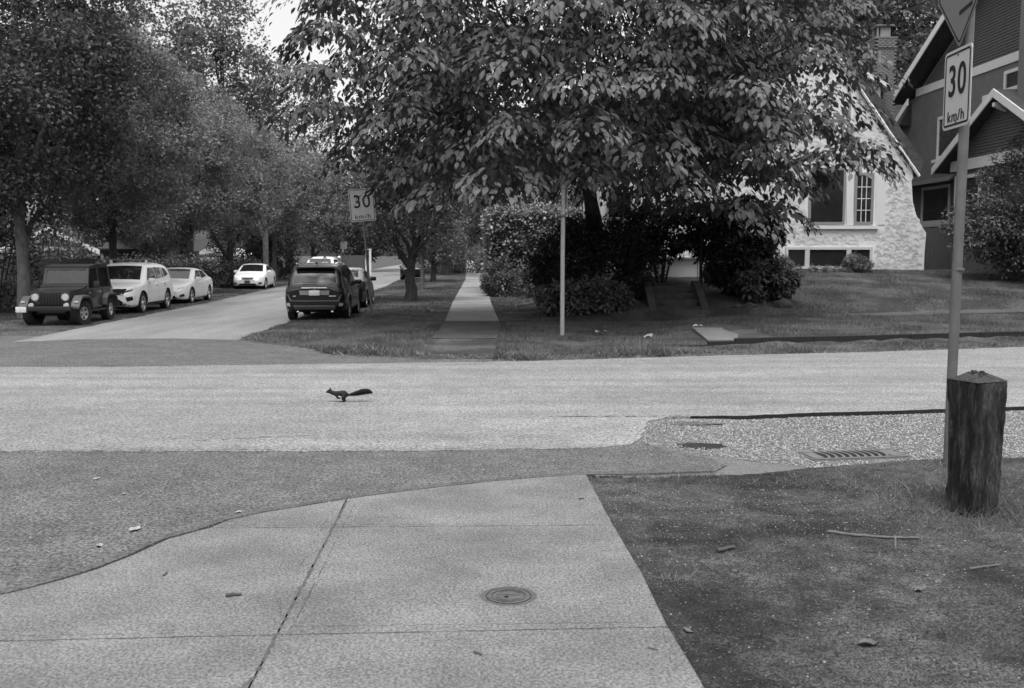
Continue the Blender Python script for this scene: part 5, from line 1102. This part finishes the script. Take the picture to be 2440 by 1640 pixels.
for sd in (-1, 1):
    c.patch('tail_lamp', [[(sd*.45, 1.0), (sd*.84, 1.02), (sd*.86, .86), (sd*.52, .92)]], 'x-', M['tail'], .012, 6, 4); c.patch('reflector', [[(sd*.70, .46), (sd*.82, .48), (sd*.82, .56), (sd*.72, .56)]], 'x-', M['lens'], .012, 3, 3)
    c.box('roof_rail', (-.8, sd*.6, 1.71), (1.8, .04, .04), M['chrome'], .015)
    c.patch('bumper_crease', [[(sd*.66, .62), (sd*.71, .62), (sd*.8, .82), (sd*.77, .82)]], 'x-', M['galv'], .012, 3, 5)
    c.box('exhaust', (-2.2, sd*.5, .3), (.2, .07, .06), M['chrome'], .02)
c.box('chrome_strip', (-2.385, 0, 1.0), (.03, .74, .04), M['chrome'], .01); c.patch('tailgate_line', [[(-.68, .615), (.68, .615), (.68, .635), (-.68, .635)]], 'x-', M['galv'], .012, 8, 1)
c.patch('plate_recess', [[(-.42, .8), (.42, .8), (.44, .93), (-.44, .93)]], 'x-', M['frame'], .012, 6, 3); c.box('licence_plate', (-2.392, 0, .86), (.015, .31, .15), M['plate'], .004)
c.patch('skid_plate', [[(-.6, .37), (.6, .37), (.6, .47), (-.6, .47)]], 'x-', M['galv'], .016, 8, 2); c.patch('skid_trim', [[(-.6, .46), (.6, .46), (.6, .49), (-.6, .49)]], 'x-', M['chrome'], .022, 8, 1)
c.box('wiper', (-2.345, .15, 1.17), (.02, .42, .025), M['plast'], .006); c.box('model_script', (-2.37, -.52, .76), (.012, .2, .025), M['chrome'], .004); c.box('model_script', (-2.37, .58, .76), (.012, .08, .025), M['chrome'], .004)
emb = MB()
for a in (90, 210, 330): d = Vector((0, math.cos(R(a)), math.sin(R(a)))); p = Vector((0, -math.sin(R(a)), math.cos(R(a)))); emb.prism([Vector((-2.4, 0, .955)), Vector((-2.4, 0, .955))+d*.024+p*.014, Vector((-2.4, 0, .955))+d*.048, Vector((-2.4, 0, .955))+d*.024-p*.014], (.01, 0, 0))
emb.build('badge', M['chrome'], c.t)
# further cars
def simple_sedan(name, label, loc, rz, paint, roofpaint=None, scale=1.0):
    c = Car(name, label, loc, rz, SED, paint, None, scale, roofpaint)
    c.patch('windshield', [[(1.08, -.66), (1.08, .66), (.36, .55), (.36, -.55)]], 'z', M['cglass'], .006, 6, 6); c.patch('rear_window', [[(-.85, -.52), (-.85, .52), (-1.55, .6), (-1.55, -.6)]], 'z', M['cglass'], .006, 6, 6)
    c.both('front_side_window', [[(.82, .99), (-.2, 1.0), (-.2, 1.32), (.26, 1.32)]], M['cglass'], off=.006); c.both('rear_side_window', [[(-.26, 1.0), (-1.15, 1.07), (-.78, 1.28), (-.26, 1.33)]], M['cglass'], off=.006); c.mirrors(.68, 1.0, .83)
    for sd in (-1, 1): c.patch('tail_lamp', [[(sd*.5, .72), (sd*.76, .72), (sd*.76, .88), (sd*.5, .88)]], 'x-', M['tail'], .01, 3, 3)
    c.seam([(-.23, .98), (-.23, .32)]); c.box('licence_plate', (-2.3, 0, .7), (.015, .31, .14), M['plate'], .004)
    return c
simple_sedan('dark_saloon', 'dark saloon with pale roof parked ahead of the black vehicle', (-6.35, 37.6, 0), AWAY, M['dark'], M['silver'], 1.03)
simple_sedan('dark_saloon', 'dark car half hidden behind the forked tree trunk', (-7.75, 76.5, 0), AWAY, M['dark'])
c = Car('white_van', 'white high-roofed vehicle facing the camera behind the walking people', (-12.1, 62.5, 0), HEAD, SUV, M['white'], None, 1.07); common_suv(c)
c.patch('grille', [[(-.56, .66), (.56, .66), (.62, .86), (-.62, .86)]], 'x+', M['grilm'], .01, 6, 4)
for sd in (-1, 1): c.patch('headlight', [[(sd*.6, .74), (sd*.88, .86), (sd*.885, .96), (sd*.64, .82)]], 'x+', M['lens'], .012, 4, 3)
c.box('licence_plate', (2.40, 0, .46), (.015, .31, .15), M['plate'], .004)

# dark open-bodied jeep, nose to the camera
j = thing('jeep', 'dark boxy off-roader with round headlights and soft top at the far left', 'car', (-12.72, 28.25, .0), math.atan2(-1, .07)); j.scale = (.93,)*3
JP = M['jeepp']
def jb(name, c, d, m=JP, b=.03, par=None): return MB().bbox(c, d, b).build(name, m, par or j, True)
m = MB(); m.prism([(1.62, -.52, .55), (1.62, -.52, 1.0), (.55, -.66, 1.12), (.55, -.66, .55)], (0, 0, 0)) if False else None
def wedge(name, x0, x1, y0, y1, z0, zt0, zt1, mt, b=.03):   # box from x0 to x1 whose half width and top taper
    bm = bmesh.new(); vs = [bm.verts.new(p) for p in ((x0, -y0, z0), (x0, y0, z0), (x0, y0, zt0), (x0, -y0, zt0), (x1, -y1, z0), (x1, y1, z0), (x1, y1, zt1), (x1, -y1, zt1))]
    for f in ((0, 1, 2, 3), (7, 6, 5, 4), (0, 4, 5, 1), (1, 5, 6, 2), (2, 6, 7, 3), (3, 7, 4, 0)): bm.faces.new([vs[i] for i in f])
    bmesh.ops.recalc_face_normals(bm, faces=bm.faces); bmesh.ops.bevel(bm, geom=bm.edges[:], offset=b, segments=2, affect='EDGES', profile=.6); me = bpy.data.meshes.new(name); bm.to_mesh(me); bm.free(); me.materials.append(mt); sm(me); return link(name, me, j)
wedge('hood', .45, 1.55, .68, .58, .62, 1.16, 1.07, JP, .05)
wedge('grille_panel', 1.52, 1.6, .58, .57, .62, 1.07, 1.06, JP, .03)
jb('tub', (-.62, 0, .78), (2.2, 1.42, .62)); jb('cowl', (.5, 0, 1.13), (.24, 1.36, .14))
for k in range(7): jb('grille_slot', (1.605, -.27+.09*k, .83), (.012, .045, .34), M['irond'], .01)
for sd in (-1, 1):
    MB().lathe([(0, .03), (.085, .028), (.1, .01), (.105, -.02)], 20, 'x', (1.61, sd*.43, .88)).build('headlight', M['lens'], j, True); MB().lathe([(.1, .0), (.115, .025), (.118, -.02)], 20, 'x', (1.61, sd*.43, .88)).build('headlight_ring', M['chrome'], j)
    MB().lathe([(0, .05), (.07, .045), (.08, 0), (.06, -.06)], 16, 'x', (1.74, sd*.5, .64)).build('fog_lamp', M['lens'], j, True)
    # flat flared fenders
    for ax, nm in ((1.12, 'front_fender'), (-1.2, 'rear_fender')):
        fm = MB(); R0 = .48; pr = [(ax+.62 if nm[0] == 'f' else ax+.52, .62), (ax+.5, .78), (ax+.3, .92), (ax-.3, .92), (ax-.48, .78), (ax-.62, .5)]
        y0, y1 = sd*.62, sd*.86
        for (a, za), (b, zb2) in zip(pr[:-1], pr[1:]): fm.prism([(a, y0, za), (b, y0, zb2), (b, y1, zb2-.02), (a, y1, za-.02)], (0, 0, -.06))
        fm.build(nm, M['plastg'], j)
    jb('turn_lamp', (1.66, sd*.76, .74), (.06, .12, .06), M['lens'], .015)
    jb('mirror', (.32, sd*.9, 1.22), (.07, .18, .2), M['plast'], .03); jb('side_step', (-.05, sd*.76, .42), (1.3, .12, .06), M['plast'], .02)
    jb('door_handle', (-.42, sd*.73, .98), (.14, .03, .03), M['chrome'], .008); jb('door_hinge', (.42, sd*.73, .95), (.07, .03, .05), M['galv'], .008)
    jb('door', (-.05, sd*.715, .8), (.92, .03, .52), JP, .02)
# windscreen frame raked slightly back, glass, soft top
wf = MB(); wb, wt = .44, .22
A = lambda y, z, x: Vector((x, y, z))
wf.prism([(wb, -.68, 1.18), (wb, .68, 1.18), (wb-.01, .68, 1.25), (wb-.01, -.68, 1.25)], (-.06, 0, 0)); wf.prism([(wt+.02, -.64, 1.66), (wt+.02, .64, 1.66), (wt, .64, 1.74), (wt, -.64, 1.74)], (-.06, 0, 0))
for sd in (-1, 1): wf.prism([(wb, sd*.68, 1.18), (wb, sd*.61, 1.18), (wt, sd*.58, 1.74), (wt, sd*.645, 1.74)], (-.06, 0, 0))
wfo = wf.build('windscreen_frame', JP, j); MB().prism([(wb-.02, -.62, 1.24), (wb-.02, .62, 1.24), (wt, .59, 1.67), (wt, -.59, 1.67)], (-.012, 0, 0)).build('windscreen', M['clear'], wfo)
bm = bmesh.new(); tp = [(.24, .66, 1.73), (-.4, .68, 1.79), (-1.3, .66, 1.76), (-1.5, .64, 1.68)]
m = MB(); top = [(x, y, z) for x, y, z in tp]
for (a, b) in zip(tp[:-1], tp[1:]): m.prism([(a[0], -a[1], a[2]), (a[0], a[1], a[2]), (b[0], b[1], b[2]), (b[0], -b[1], b[2])], (0, 0, .045))
st_ = m.build('soft_top', M['canvas'], j, True)
for sd in (-1, 1):
    q = MB(); y = sd*.69
    q.prism([(-.5, y, 1.1), (-.42, y, 1.1), (-.38, sd*.66, 1.76), (-.48, sd*.66, 1.76)], (0, -sd*.03, 0)); q.prism([(-1.68, y, 1.06), (-1.5, y, 1.06), (-1.36, sd*.65, 1.74), (-1.5, sd*.65, 1.7)], (0, -sd*.03, 0)); q.prism([(.24, sd*.66, 1.7), (-1.4, sd*.66, 1.72), (-1.4, sd*.66, 1.78), (.24, sd*.66, 1.76)], (0, -sd*.03, 0)); q.build('side_curtain', M['canvas'], st_)
    MB().prism([(.38, y-sd*.02, 1.1), (-.42, y-sd*.02, 1.1), (-.4, sd*.645, 1.7), (.22, sd*.645, 1.7)], (0, -sd*.008, 0)).build('side_window', M['clear'], st_)
    MB().prism([(-.5, y-sd*.02, 1.1), (-1.5, y-sd*.02, 1.1), (-1.4, sd*.64, 1.68), (-.48, sd*.64, 1.7)], (0, -sd*.008, 0)).build('side_window', M['clear'], st_)
for y in (-.33, .33): jb('seat', (-.35, y, 1.1), (.14, .42, .7), M['clothd'], .06)
MB().tube([(-.75, -.58, 1.0), (-.75, -.56, 1.62), (-.75, .56, 1.62), (-.75, .58, 1.0)], .03, 8).build('roll_bar', M['plast'], j, True)
MB().tube([(.2, .33, 1.22), (.1, .33, 1.32)], .02, 6).build('steering_column', M['plast'], j); MB().lathe([(.16, 0), (.175, .012), (.16, .024), (.16, 0)], 18, 'x', (.08, .33, 1.33)).build('steering_wheel', M['plast'], j)
jb('bumper', (1.82, 0, .55), (.12, 1.32, .14), M['plast'], .02); jb('licence_plate', (1.885, -.74, .53), (.012, .3, .16), M['plate'], .004); jb('plate_bracket', (1.86, -.68, .53), (.02, .3, .05), M['plast'], .004)
jb('frame_rails', (0, 0, .46), (3.2, .8, .12), M['plast'], .02); jb('axle', (1.12, 0, .37), (.12, 1.3, .12), M['plast'], .03); jb('axle', (-1.2, 0, .37), (.12, 1.3, .12), M['plast'], .03); jb('tail_panel', (-1.72, 0, .82), (.05, 1.4, .5), JP, .02)
class JW(Car):
    def __init__(s): s.t = j; s.sp = dict(W=1.66, rw=.375, rim=.2, tw=.25)
jw = JW()
for ax, sd, stn in ((1.12, 1, R(-16)), (1.12, -1, R(-16)), (-1.2, 1, 0), (-1.2, -1, 0)): jw.wheel(ax, sd, stn)

# ================================================================ people walking in the street, heads and shoulders above the black vehicle
def skinned(name, verts, edges, radii, root, parent, mats, sub=2, assign=None, smooth=True):
    me = bpy.data.meshes.new(name); me.from_pydata([Vector(v) for v in verts], edges, []); o = bpy.data.objects.new(name, me); COL.objects.link(o)
    sk = o.modifiers.new('s', 'SKIN'); sk.use_smooth_shade = True
    for k, r in enumerate(radii): me.skin_vertices[0].data[k].radius = (r, r) if not hasattr(r, '__len__') else r; me.skin_vertices[0].data[k].use_root = (k == root)
    ss = o.modifiers.new('u', 'SUBSURF'); ss.levels = sub; ss.render_levels = sub
    m2 = evalmesh(o); bpy.data.objects.remove(o); m2.materials.clear()
    for m in mats: m2.materials.append(m)
    if assign:
        for p in m2.polygons: p.material_index = assign(p.center)
    m2.polygons.foreach_set('use_smooth', [True]*len(m2.polygons)); return link(name, m2, parent)
def person(label, loc, rz, shirt, h=1.8, ph=.25, hat=None, hairm='hair'):
    t = thing('person', label, 'person', loc, rz, 'people walking in the street'); k = h/1.8; t.scale = (k,)*3
    # local -y is forward
    V = [(0, 0, .98), (0, 0, 1.15), (0, .01, 1.32), (0, .02, 1.46), (0, .01, 1.54), (0, -.005, 1.6),
         (.19, .02, 1.44), (.25, .0+.09, 1.17), (.24, -.06, .95), (.24, -.09, .86), (-.19, .02, 1.44), (-.25, .03-.1, 1.17), (-.24, -.22, .99), (-.24, -.28, .93),
         (.1, 0, .92), (.11, -.02-ph*.5, .5), (.11, .06-ph, .09), (.11, -.1-ph, .05), (-.1, 0, .92), (-.11, -.04+ph*.3, .5), (-.11, .1+ph, .12), (-.11, -.03+ph, .05)]
    E = [(0, 1), (1, 2), (2, 3), (3, 4), (4, 5), (3, 6), (6, 7), (7, 8), (8, 9), (3, 10), (10, 11), (11, 12), (12, 13), (0, 14), (14, 15), (15, 16), (16, 17), (0, 18), (18, 19), (19, 20), (20, 21)]
    Rr = [(.15, .11), (.145, .1), (.16, .11), (.1, .08), .055, .055, .065, .05, .038, .035, .065, .05, .038, .035, .085, .06, .042, .045, .085, .06, .042, .045]
    def asg(c):
        if c.z > 1.5: return 0
        if abs(c.x) > .2 and c.z < 1.12: return 0
        if c.z > .97: return 1
        return 2 if c.z > .1 else 3
    b = skinned('body', V, E, Rr, 0, t, [M['skin'], shirt, M['trousers'], M['shoe']], 2, asg)
    bm = bmesh.new(); bmesh.ops.create_uvsphere(bm, u_segments=20, v_segments=14, radius=1)
    for v in bm.verts:
        x, y, z = v.co; v.co = Vector((x*.075*(1-.12*max(0, -z)), y*.095, z*.118)); 
        if y < -.75 and abs(x) < .28: v.co.y -= .022*math.exp(-((z+.12)/.16)**2)
        if y < -.7 and abs(z+.55) < .12: v.co.y -= .006
    me = bpy.data.meshes.new('head'); bm.to_mesh(me); bm.free(); me.materials.append(M['skin']); me.polygons.foreach_set('use_smooth', [True]*len(me.polygons)); hd = link('head', me, t, (0, -.015, 1.68))
    for sd in (-1, 1):
        MB().lathe([(0, -.004), (.009, -.003), (.011, .004)], 8, 'y', (sd*.03, -.088, .012)).build('eye', M['eye'], hd); MB().bbox((sd*.076, .005, -.01), (.02, .035, .06), .008).build('ear', M['skin'], hd, True)
    MB().bbox((0, -.092, -.062), (.045, .008, .01), .003).build('mouth', M['clothd'], hd)
    bm = bmesh.new(); bmesh.ops.create_uvsphere(bm, u_segments=20, v_segments=14, radius=1)
    for v in list(bm.verts):
        if v.co.z < -.35 or (v.co.y < -.35 and v.co.z < .42): bm.verts.remove(v)
    for v in bm.verts: v.co = Vector((v.co.x*.085, v.co.y*.104+.006, v.co.z*.128+.006))
    me = bpy.data.meshes.new('hair'); bm.to_mesh(me); bm.free(); me.materials.append(M[hat or hairm]); me.polygons.foreach_set('use_smooth', [True]*len(me.polygons)); link('cap' if hat else 'hair', me, hd)
    if hat: MB().bbox((0, -.13, .06), (.14, .12, .012), .005).build('cap_peak', M[hat], hd)
    for sd in (-1, 1):                   # hands with five fingers
        hx, hy, hz = (.24, -.09, .86) if sd > 0 else (-.24, -.28, .93)
        pv = [(hx, hy, hz), (hx, hy-.02, hz-.06)]; pe = [(0, 1)]; pr = [(.022, .032), (.02, .036)]
        for f in range(4): n = len(pv); y = hy-.045+.019*f; L = (.075, .085, .08, .062)[f]; pv += [(hx, y, hz-.09), (hx-sd*.008, y, hz-.09-L*.5), (hx-sd*.022, y, hz-.09-L)]; pe += [(1, n), (n, n+1), (n+1, n+2)]; pr += [.0095, .009, .008]
        n = len(pv); pv += [(hx-sd*.01, hy-.05, hz-.03), (hx-sd*.015, hy-.075, hz-.07)]; pe += [(0, n), (n, n+1)]; pr += [.011, .009]
        skinned('hand', pv, pe, pr, 0, t, [M['skin']], 1)
    return t
for (u, lb, sh, hat, hh, pz, ph) in ((741, 'person in dark clothes, left of the three walkers above the black vehicle', M['clothd'], None, 1.86, 49.5, .2), (774, 'person in grey top, middle of the three walkers above the black vehicle', M['clothg'], None, 1.87, 50.3, -.15), (808, 'person in white top and pale cap walking right of the others', M['clothw'], 'clothw', 1.88, 49, .25)):
    person(lb, (P(u, 620, pz).x, pz, .0), R(6), sh, hh, ph, hat)

# ================================================================ the running squirrel
SQ = thing('squirrel', 'black squirrel bounding left across the pale road', 'squirrel', (-2.265, 13.12, .006), R(2))
ks = .000628*1.0
def sq(zx, zy, y=0): return ((zx-1070)*ks, y, (703-zy)*ks)
V = [sq(1052, 520), sq(965, 518), sq(875, 522), sq(810, 502), sq(752, 472), sq(708, 483), sq(676, 488), sq(1112, 548), sq(1160, 556),
     sq(895, 556, -.02), sq(917, 606, -.022), sq(948, 627, -.02), sq(988, 621, -.018), sq(890, 556, .02), sq(905, 602, .022), sq(935, 622, .02), sq(972, 618, .02),
     sq(1058, 585, -.028), sq(1040, 634, -.03), sq(1077, 676, -.03), sq(1050, 694, -.03), sq(965, 688, -.03), sq(1066, 585, .028), sq(1050, 636, .03), sq(1082, 680, .03), sq(1062, 697, .03), sq(990, 699, .03), sq(1012, 522), sq(850, 516)]
E = [(0, 27), (27, 1), (1, 2), (2, 28), (28, 3), (3, 4), (4, 5), (5, 6), (0, 7), (7, 8), (2, 9), (9, 10), (10, 11), (11, 12), (28, 13), (13, 14), (14, 15), (15, 16), (0, 17), (17, 18), (18, 19), (19, 20), (20, 21), (27, 22), (22, 23), (23, 24), (24, 25), (25, 26)]
Rr = [62, 51, 48, 41, 42, 25, 9, 42, 22, 26, 15, 11, 9, 26, 15, 11, 9, 42, 29, 15, 13, 10, 42, 29, 15, 13, 9, 58, 45]
def blended(name, V, E, rad, parent, m, vox):
    mb = MB()
    for a, b in E:
        p, q = Vector(V[a]), Vector(V[b]); n = max(3, int((q-p).length/(min(rad[a], rad[b])*.5)))
        for k in range(n+1):
            f = k/n; c = p.lerp(q, f); r = rad[a]*(1-f)+rad[b]*f
            mb.lathe([(0, -r)]+[(r*math.cos(t), r*math.sin(t)) for t in np.linspace(-1.25, 1.25, 7)]+[(0, r)], 12, 'z', c)
    o = mb.build(name, m, None, fix=False); rm = o.modifiers.new('r', 'REMESH'); rm.mode = 'VOXEL'; rm.voxel_size = vox; s_ = o.modifiers.new('s', 'SMOOTH'); s_.factor = .5; s_.iterations = 8
    me = evalmesh(o); bpy.data.objects.remove(o); me.materials.clear(); me.materials.append(m); me.polygons.foreach_set('use_smooth', [True]*len(me.polygons)); return link(name, me, parent)
body = blended('body', V, E, [r*ks*1.06 for r in Rr], SQ, M['fur'], .0035)
tv = [sq(1150, 556), sq(1230, 541), sq(1330, 518), sq(1430, 494), sq(1530, 480), sq(1600, 487), sq(1650, 502)]
tl = MB().tube(tv, [r*ks for r in (20, 36, 52, 58, 50, 24, 4)], 10).build('tail', M['fur'], SQ, True)
for sd in (-1, 1):
    MB().add([sq(740, 440, sd*.014), sq(790, 448, sd*.022), sq(766, 396, sd*.02), sq(764, 442, sd*.03)], [(0, 1, 2), (1, 3, 2), (3, 0, 2), (0, 3, 1)]).build('ear', M['fur'], SQ)
    MB().lathe([(0, .004), (.004, .003), (.005, 0)], 8, 'y', sq(728, 466, sd*.021)).build('eye', M['eye'], SQ)
# fur strands
n = 5200; seg = rng.integers(0, 6, n); f = rng.uniform(0, 1, n); tvn = np.array(tv); rr_ = np.array([22, 44, 64, 72, 60, 28, 4])*ks
p = tvn[seg]*(1-f)[:, None]+tvn[seg+1]*f[:, None]; d = unit(tvn[seg+1]-tvn[seg]); a = rng.uniform(0, 6.28, n)
nrm = np.stack([np.zeros(n), np.cos(a), np.sin(a)], 1); r = (rr_[seg]*(1-f)+rr_[seg+1]*f)*rng.uniform(.3, .8, n)
L_ = np.interp(seg+f, [0, 1, 2, 3, 4, 5, 6], [.012, .026, .036, .04, .04, .034, .02])*rng.uniform(.7, 1.15, n)
b0 = p+nrm*r[:, None]; tip = b0+unit(d*1.3+nrm*.75+rng.normal(0, .12, (n, 3)))*L_[:, None]; sd_ = unit(np.cross(d, nrm))*.0026
npmesh('tail_fur', np.stack([b0-sd_, b0+sd_, tip], 1).reshape(-1, 3), np.arange(3*n).reshape(-1, 3), M['furs'], tl)['kind'] = 'stuff'
me = body.data; co = np.empty(len(me.vertices)*3); me.vertices.foreach_get('co', co); co = co.reshape(-1, 3); no = np.empty(len(me.vertices)*3); me.vertices.foreach_get('normal', no); no = no.reshape(-1, 3)
ix = rng.integers(0, len(co), 5000); ix = ix[(co[ix, 2] > .045)]; b0 = co[ix]+rng.normal(0, .002, (len(ix), 3)); tip = b0+unit(np.array([.9, 0, -.1])+no[ix]*.35+rng.normal(0, .1, (len(ix), 3)))*rng.uniform(.006, .013, (len(ix), 1)); sd_ = unit(np.cross(np.array([1., 0, 0]), no[ix]))*.0008
npmesh('coat', np.stack([b0-sd_, b0+sd_, tip], 1).reshape(-1, 3), np.arange(3*len(ix)).reshape(-1, 3), M['furs'], body)['kind'] = 'stuff'

# ================================================================ twigs and fallen leaves
def stick(name, label, pts, r, m, cat='twig', side=None):
    base = pts[0]; zf = lambda q: (float(dirt_z(q.x, q.y)) if q.x > .9 else Zs)
    w_ = [Vector((q.x, q.y, zf(q)+r*.9)) for q in [G(u, v) for u, v in pts]]; o = w_[0].copy(); o.z -= r
    t = thing(name, label, cat, o); fine = []
    for a, b in zip(w_[:-1], w_[1:]):
        for k in range(4): fine.append(a.lerp(b, k/4)-o+Vector((random.uniform(-1, 1), random.uniform(-1, 1), 0))*r*.7)
    fine.append(w_[-1]-o); n = len(fine)
    MB().tube(fine, [r*(1-.35*k/n)*random.uniform(.85, 1.1) for k in range(n)], 8).build('stem', m, t, True)
    if side: a, b = [G(*q) for q in side]; a.z = zf(a)+r*.7; b.z = zf(b)+r*.5; MB().tube([a-o, b-o], [r*.7, r*.5], 6).build('side_shoot', m, t)
stick('fallen_stick', 'long pale forked stick lying on the dirt below the bollard', [(1970, 1272), (2040, 1281), (2130, 1284), (2190, 1283)], .012, M['twigp'], side=((2133, 1280), (2134, 1308)))
stick('fallen_stick', 'short thick dark stick on the dirt near the pavement', [(1706, 1315), (1750, 1309)], .017, M['twig'])
stick('fallen_stick', 'thin pale stick on the dirt at the right edge', [(2312, 1358), (2362, 1350), (2380, 1347)], .009, M['twigp'])
stick('fallen_stick', 'short dark stick on the left pavement slab', [(540, 1430), (576, 1427)], .013, M['twig'])
stick('fallen_stick', 'thin upright-lying pale twig beside the pavement joint', [(663, 1440), (667, 1455), (668, 1470)], .006, M['twigp'])
stick('fallen_stick', 'short dark twig on the front pavement slab', [(1130, 1565), (1147, 1572)], .008, M['twig'])
stick('fallen_stick', 'curved dark twig at the front right of the pavement', [(1543, 1554), (1556, 1556), (1566, 1560)], .005, M['twig'])
stick('fallen_stick', 'tiny dark twig near the curb on the far slab', [(1378, 1197), (1391, 1195)], .008, M['twig'])
stick('fallen_stick', 'dark curled twig on the left pavement beside the gutter', [(389, 1382), (394, 1376), (400, 1374)], .007, M['twig'])
stick('fallen_stick', 'thin branch leaning at the foot of the bollard', [(2222, 1222), (2252, 1203), (2276, 1180)], .006, M['twigp'])
FL = [(2065, 1536, .06, 'large curled pale leaf on the dirt at the bottom right'), (2190, 1406, .05, 'pale leaf on the dirt below the forked stick'), (1752, 1363, .035, 'small pale leaf on the dirt left of centre'), (1640, 1506, .035, 'pale crumpled leaf on the dirt beside the pavement edge'),
      (322, 1263, .07, 'flat pale leaf scraps on the dark asphalt by the gutter'), (237, 1302, .045, 'bright curled leaf on the dark asphalt at the left'), (296, 1178, .03, 'tiny curled leaf on the middle of the dark asphalt'), (231, 1142, .035, 'tiny pale leaf farther up the dark asphalt'), (568, 1222, .03, 'pale leaf in the gutter beside the weeds'),
      (1662, 783, .16, 'white scrap of paper on the corner verge by the stone slab'), (1955, 692, .2, 'white leaf on the lawn under the house window'), (2015, 694, .16, 'pale leaf on the middle of the lawn'), (2066, 710, .14, 'pale leaf low on the lawn'), (1432, 797, .2, 'pale curled leaf on the verge right of the pole'), (1545, 810, .2, 'pale leaf farther right on the verge'), (1024, 746, .18, 'pale leaf on the shaded verge by the far pavement')]
for u, v, s, lb in FL:
    q = G(u, v)
    for _ in range(12):
        zz = float(tz(q.x, q.y)) if q.y > 17 else (float(dirt_z(q.x, q.y)) if q.x > .9 else -.003); q = G(u, v, max(zz, -.01))
    n = 9; pts = [(math.cos(2*math.pi*k/n)*s*random.uniform(.7, 1.1), math.sin(2*math.pi*k/n)*s*.55*random.uniform(.7, 1.1), abs(random.gauss(0, .22))*s+.003) for k in range(n)]
    top_ = [(0, 0, .004)]+pts; bot_ = [(a, b, c-.002) for a, b, c in top_]
    m = MB(); m.add(top_+bot_, [(0, 1+k, 1+(k+1) % n) for k in range(n)]+[(n+1, n+2+(k+1) % n, n+2+k) for k in range(n)]+[(1+k, n+2+k, n+2+(k+1) % n, 1+(k+1) % n) for k in range(n)])
    o = m.build('fallen_leaf', M['deadleaf' if q.y < 9 and q.x > 0 else 'paleleaf'], None, loc=(q.x, q.y, (max(float(tz(q.x, q.y)), 0)+.05 if q.y > 17 else q.z+.002))); o.rotation_euler = (0, 0, random.uniform(0, 3)); tag(o, lb, 'leaf', 'fallen leaves and scraps')
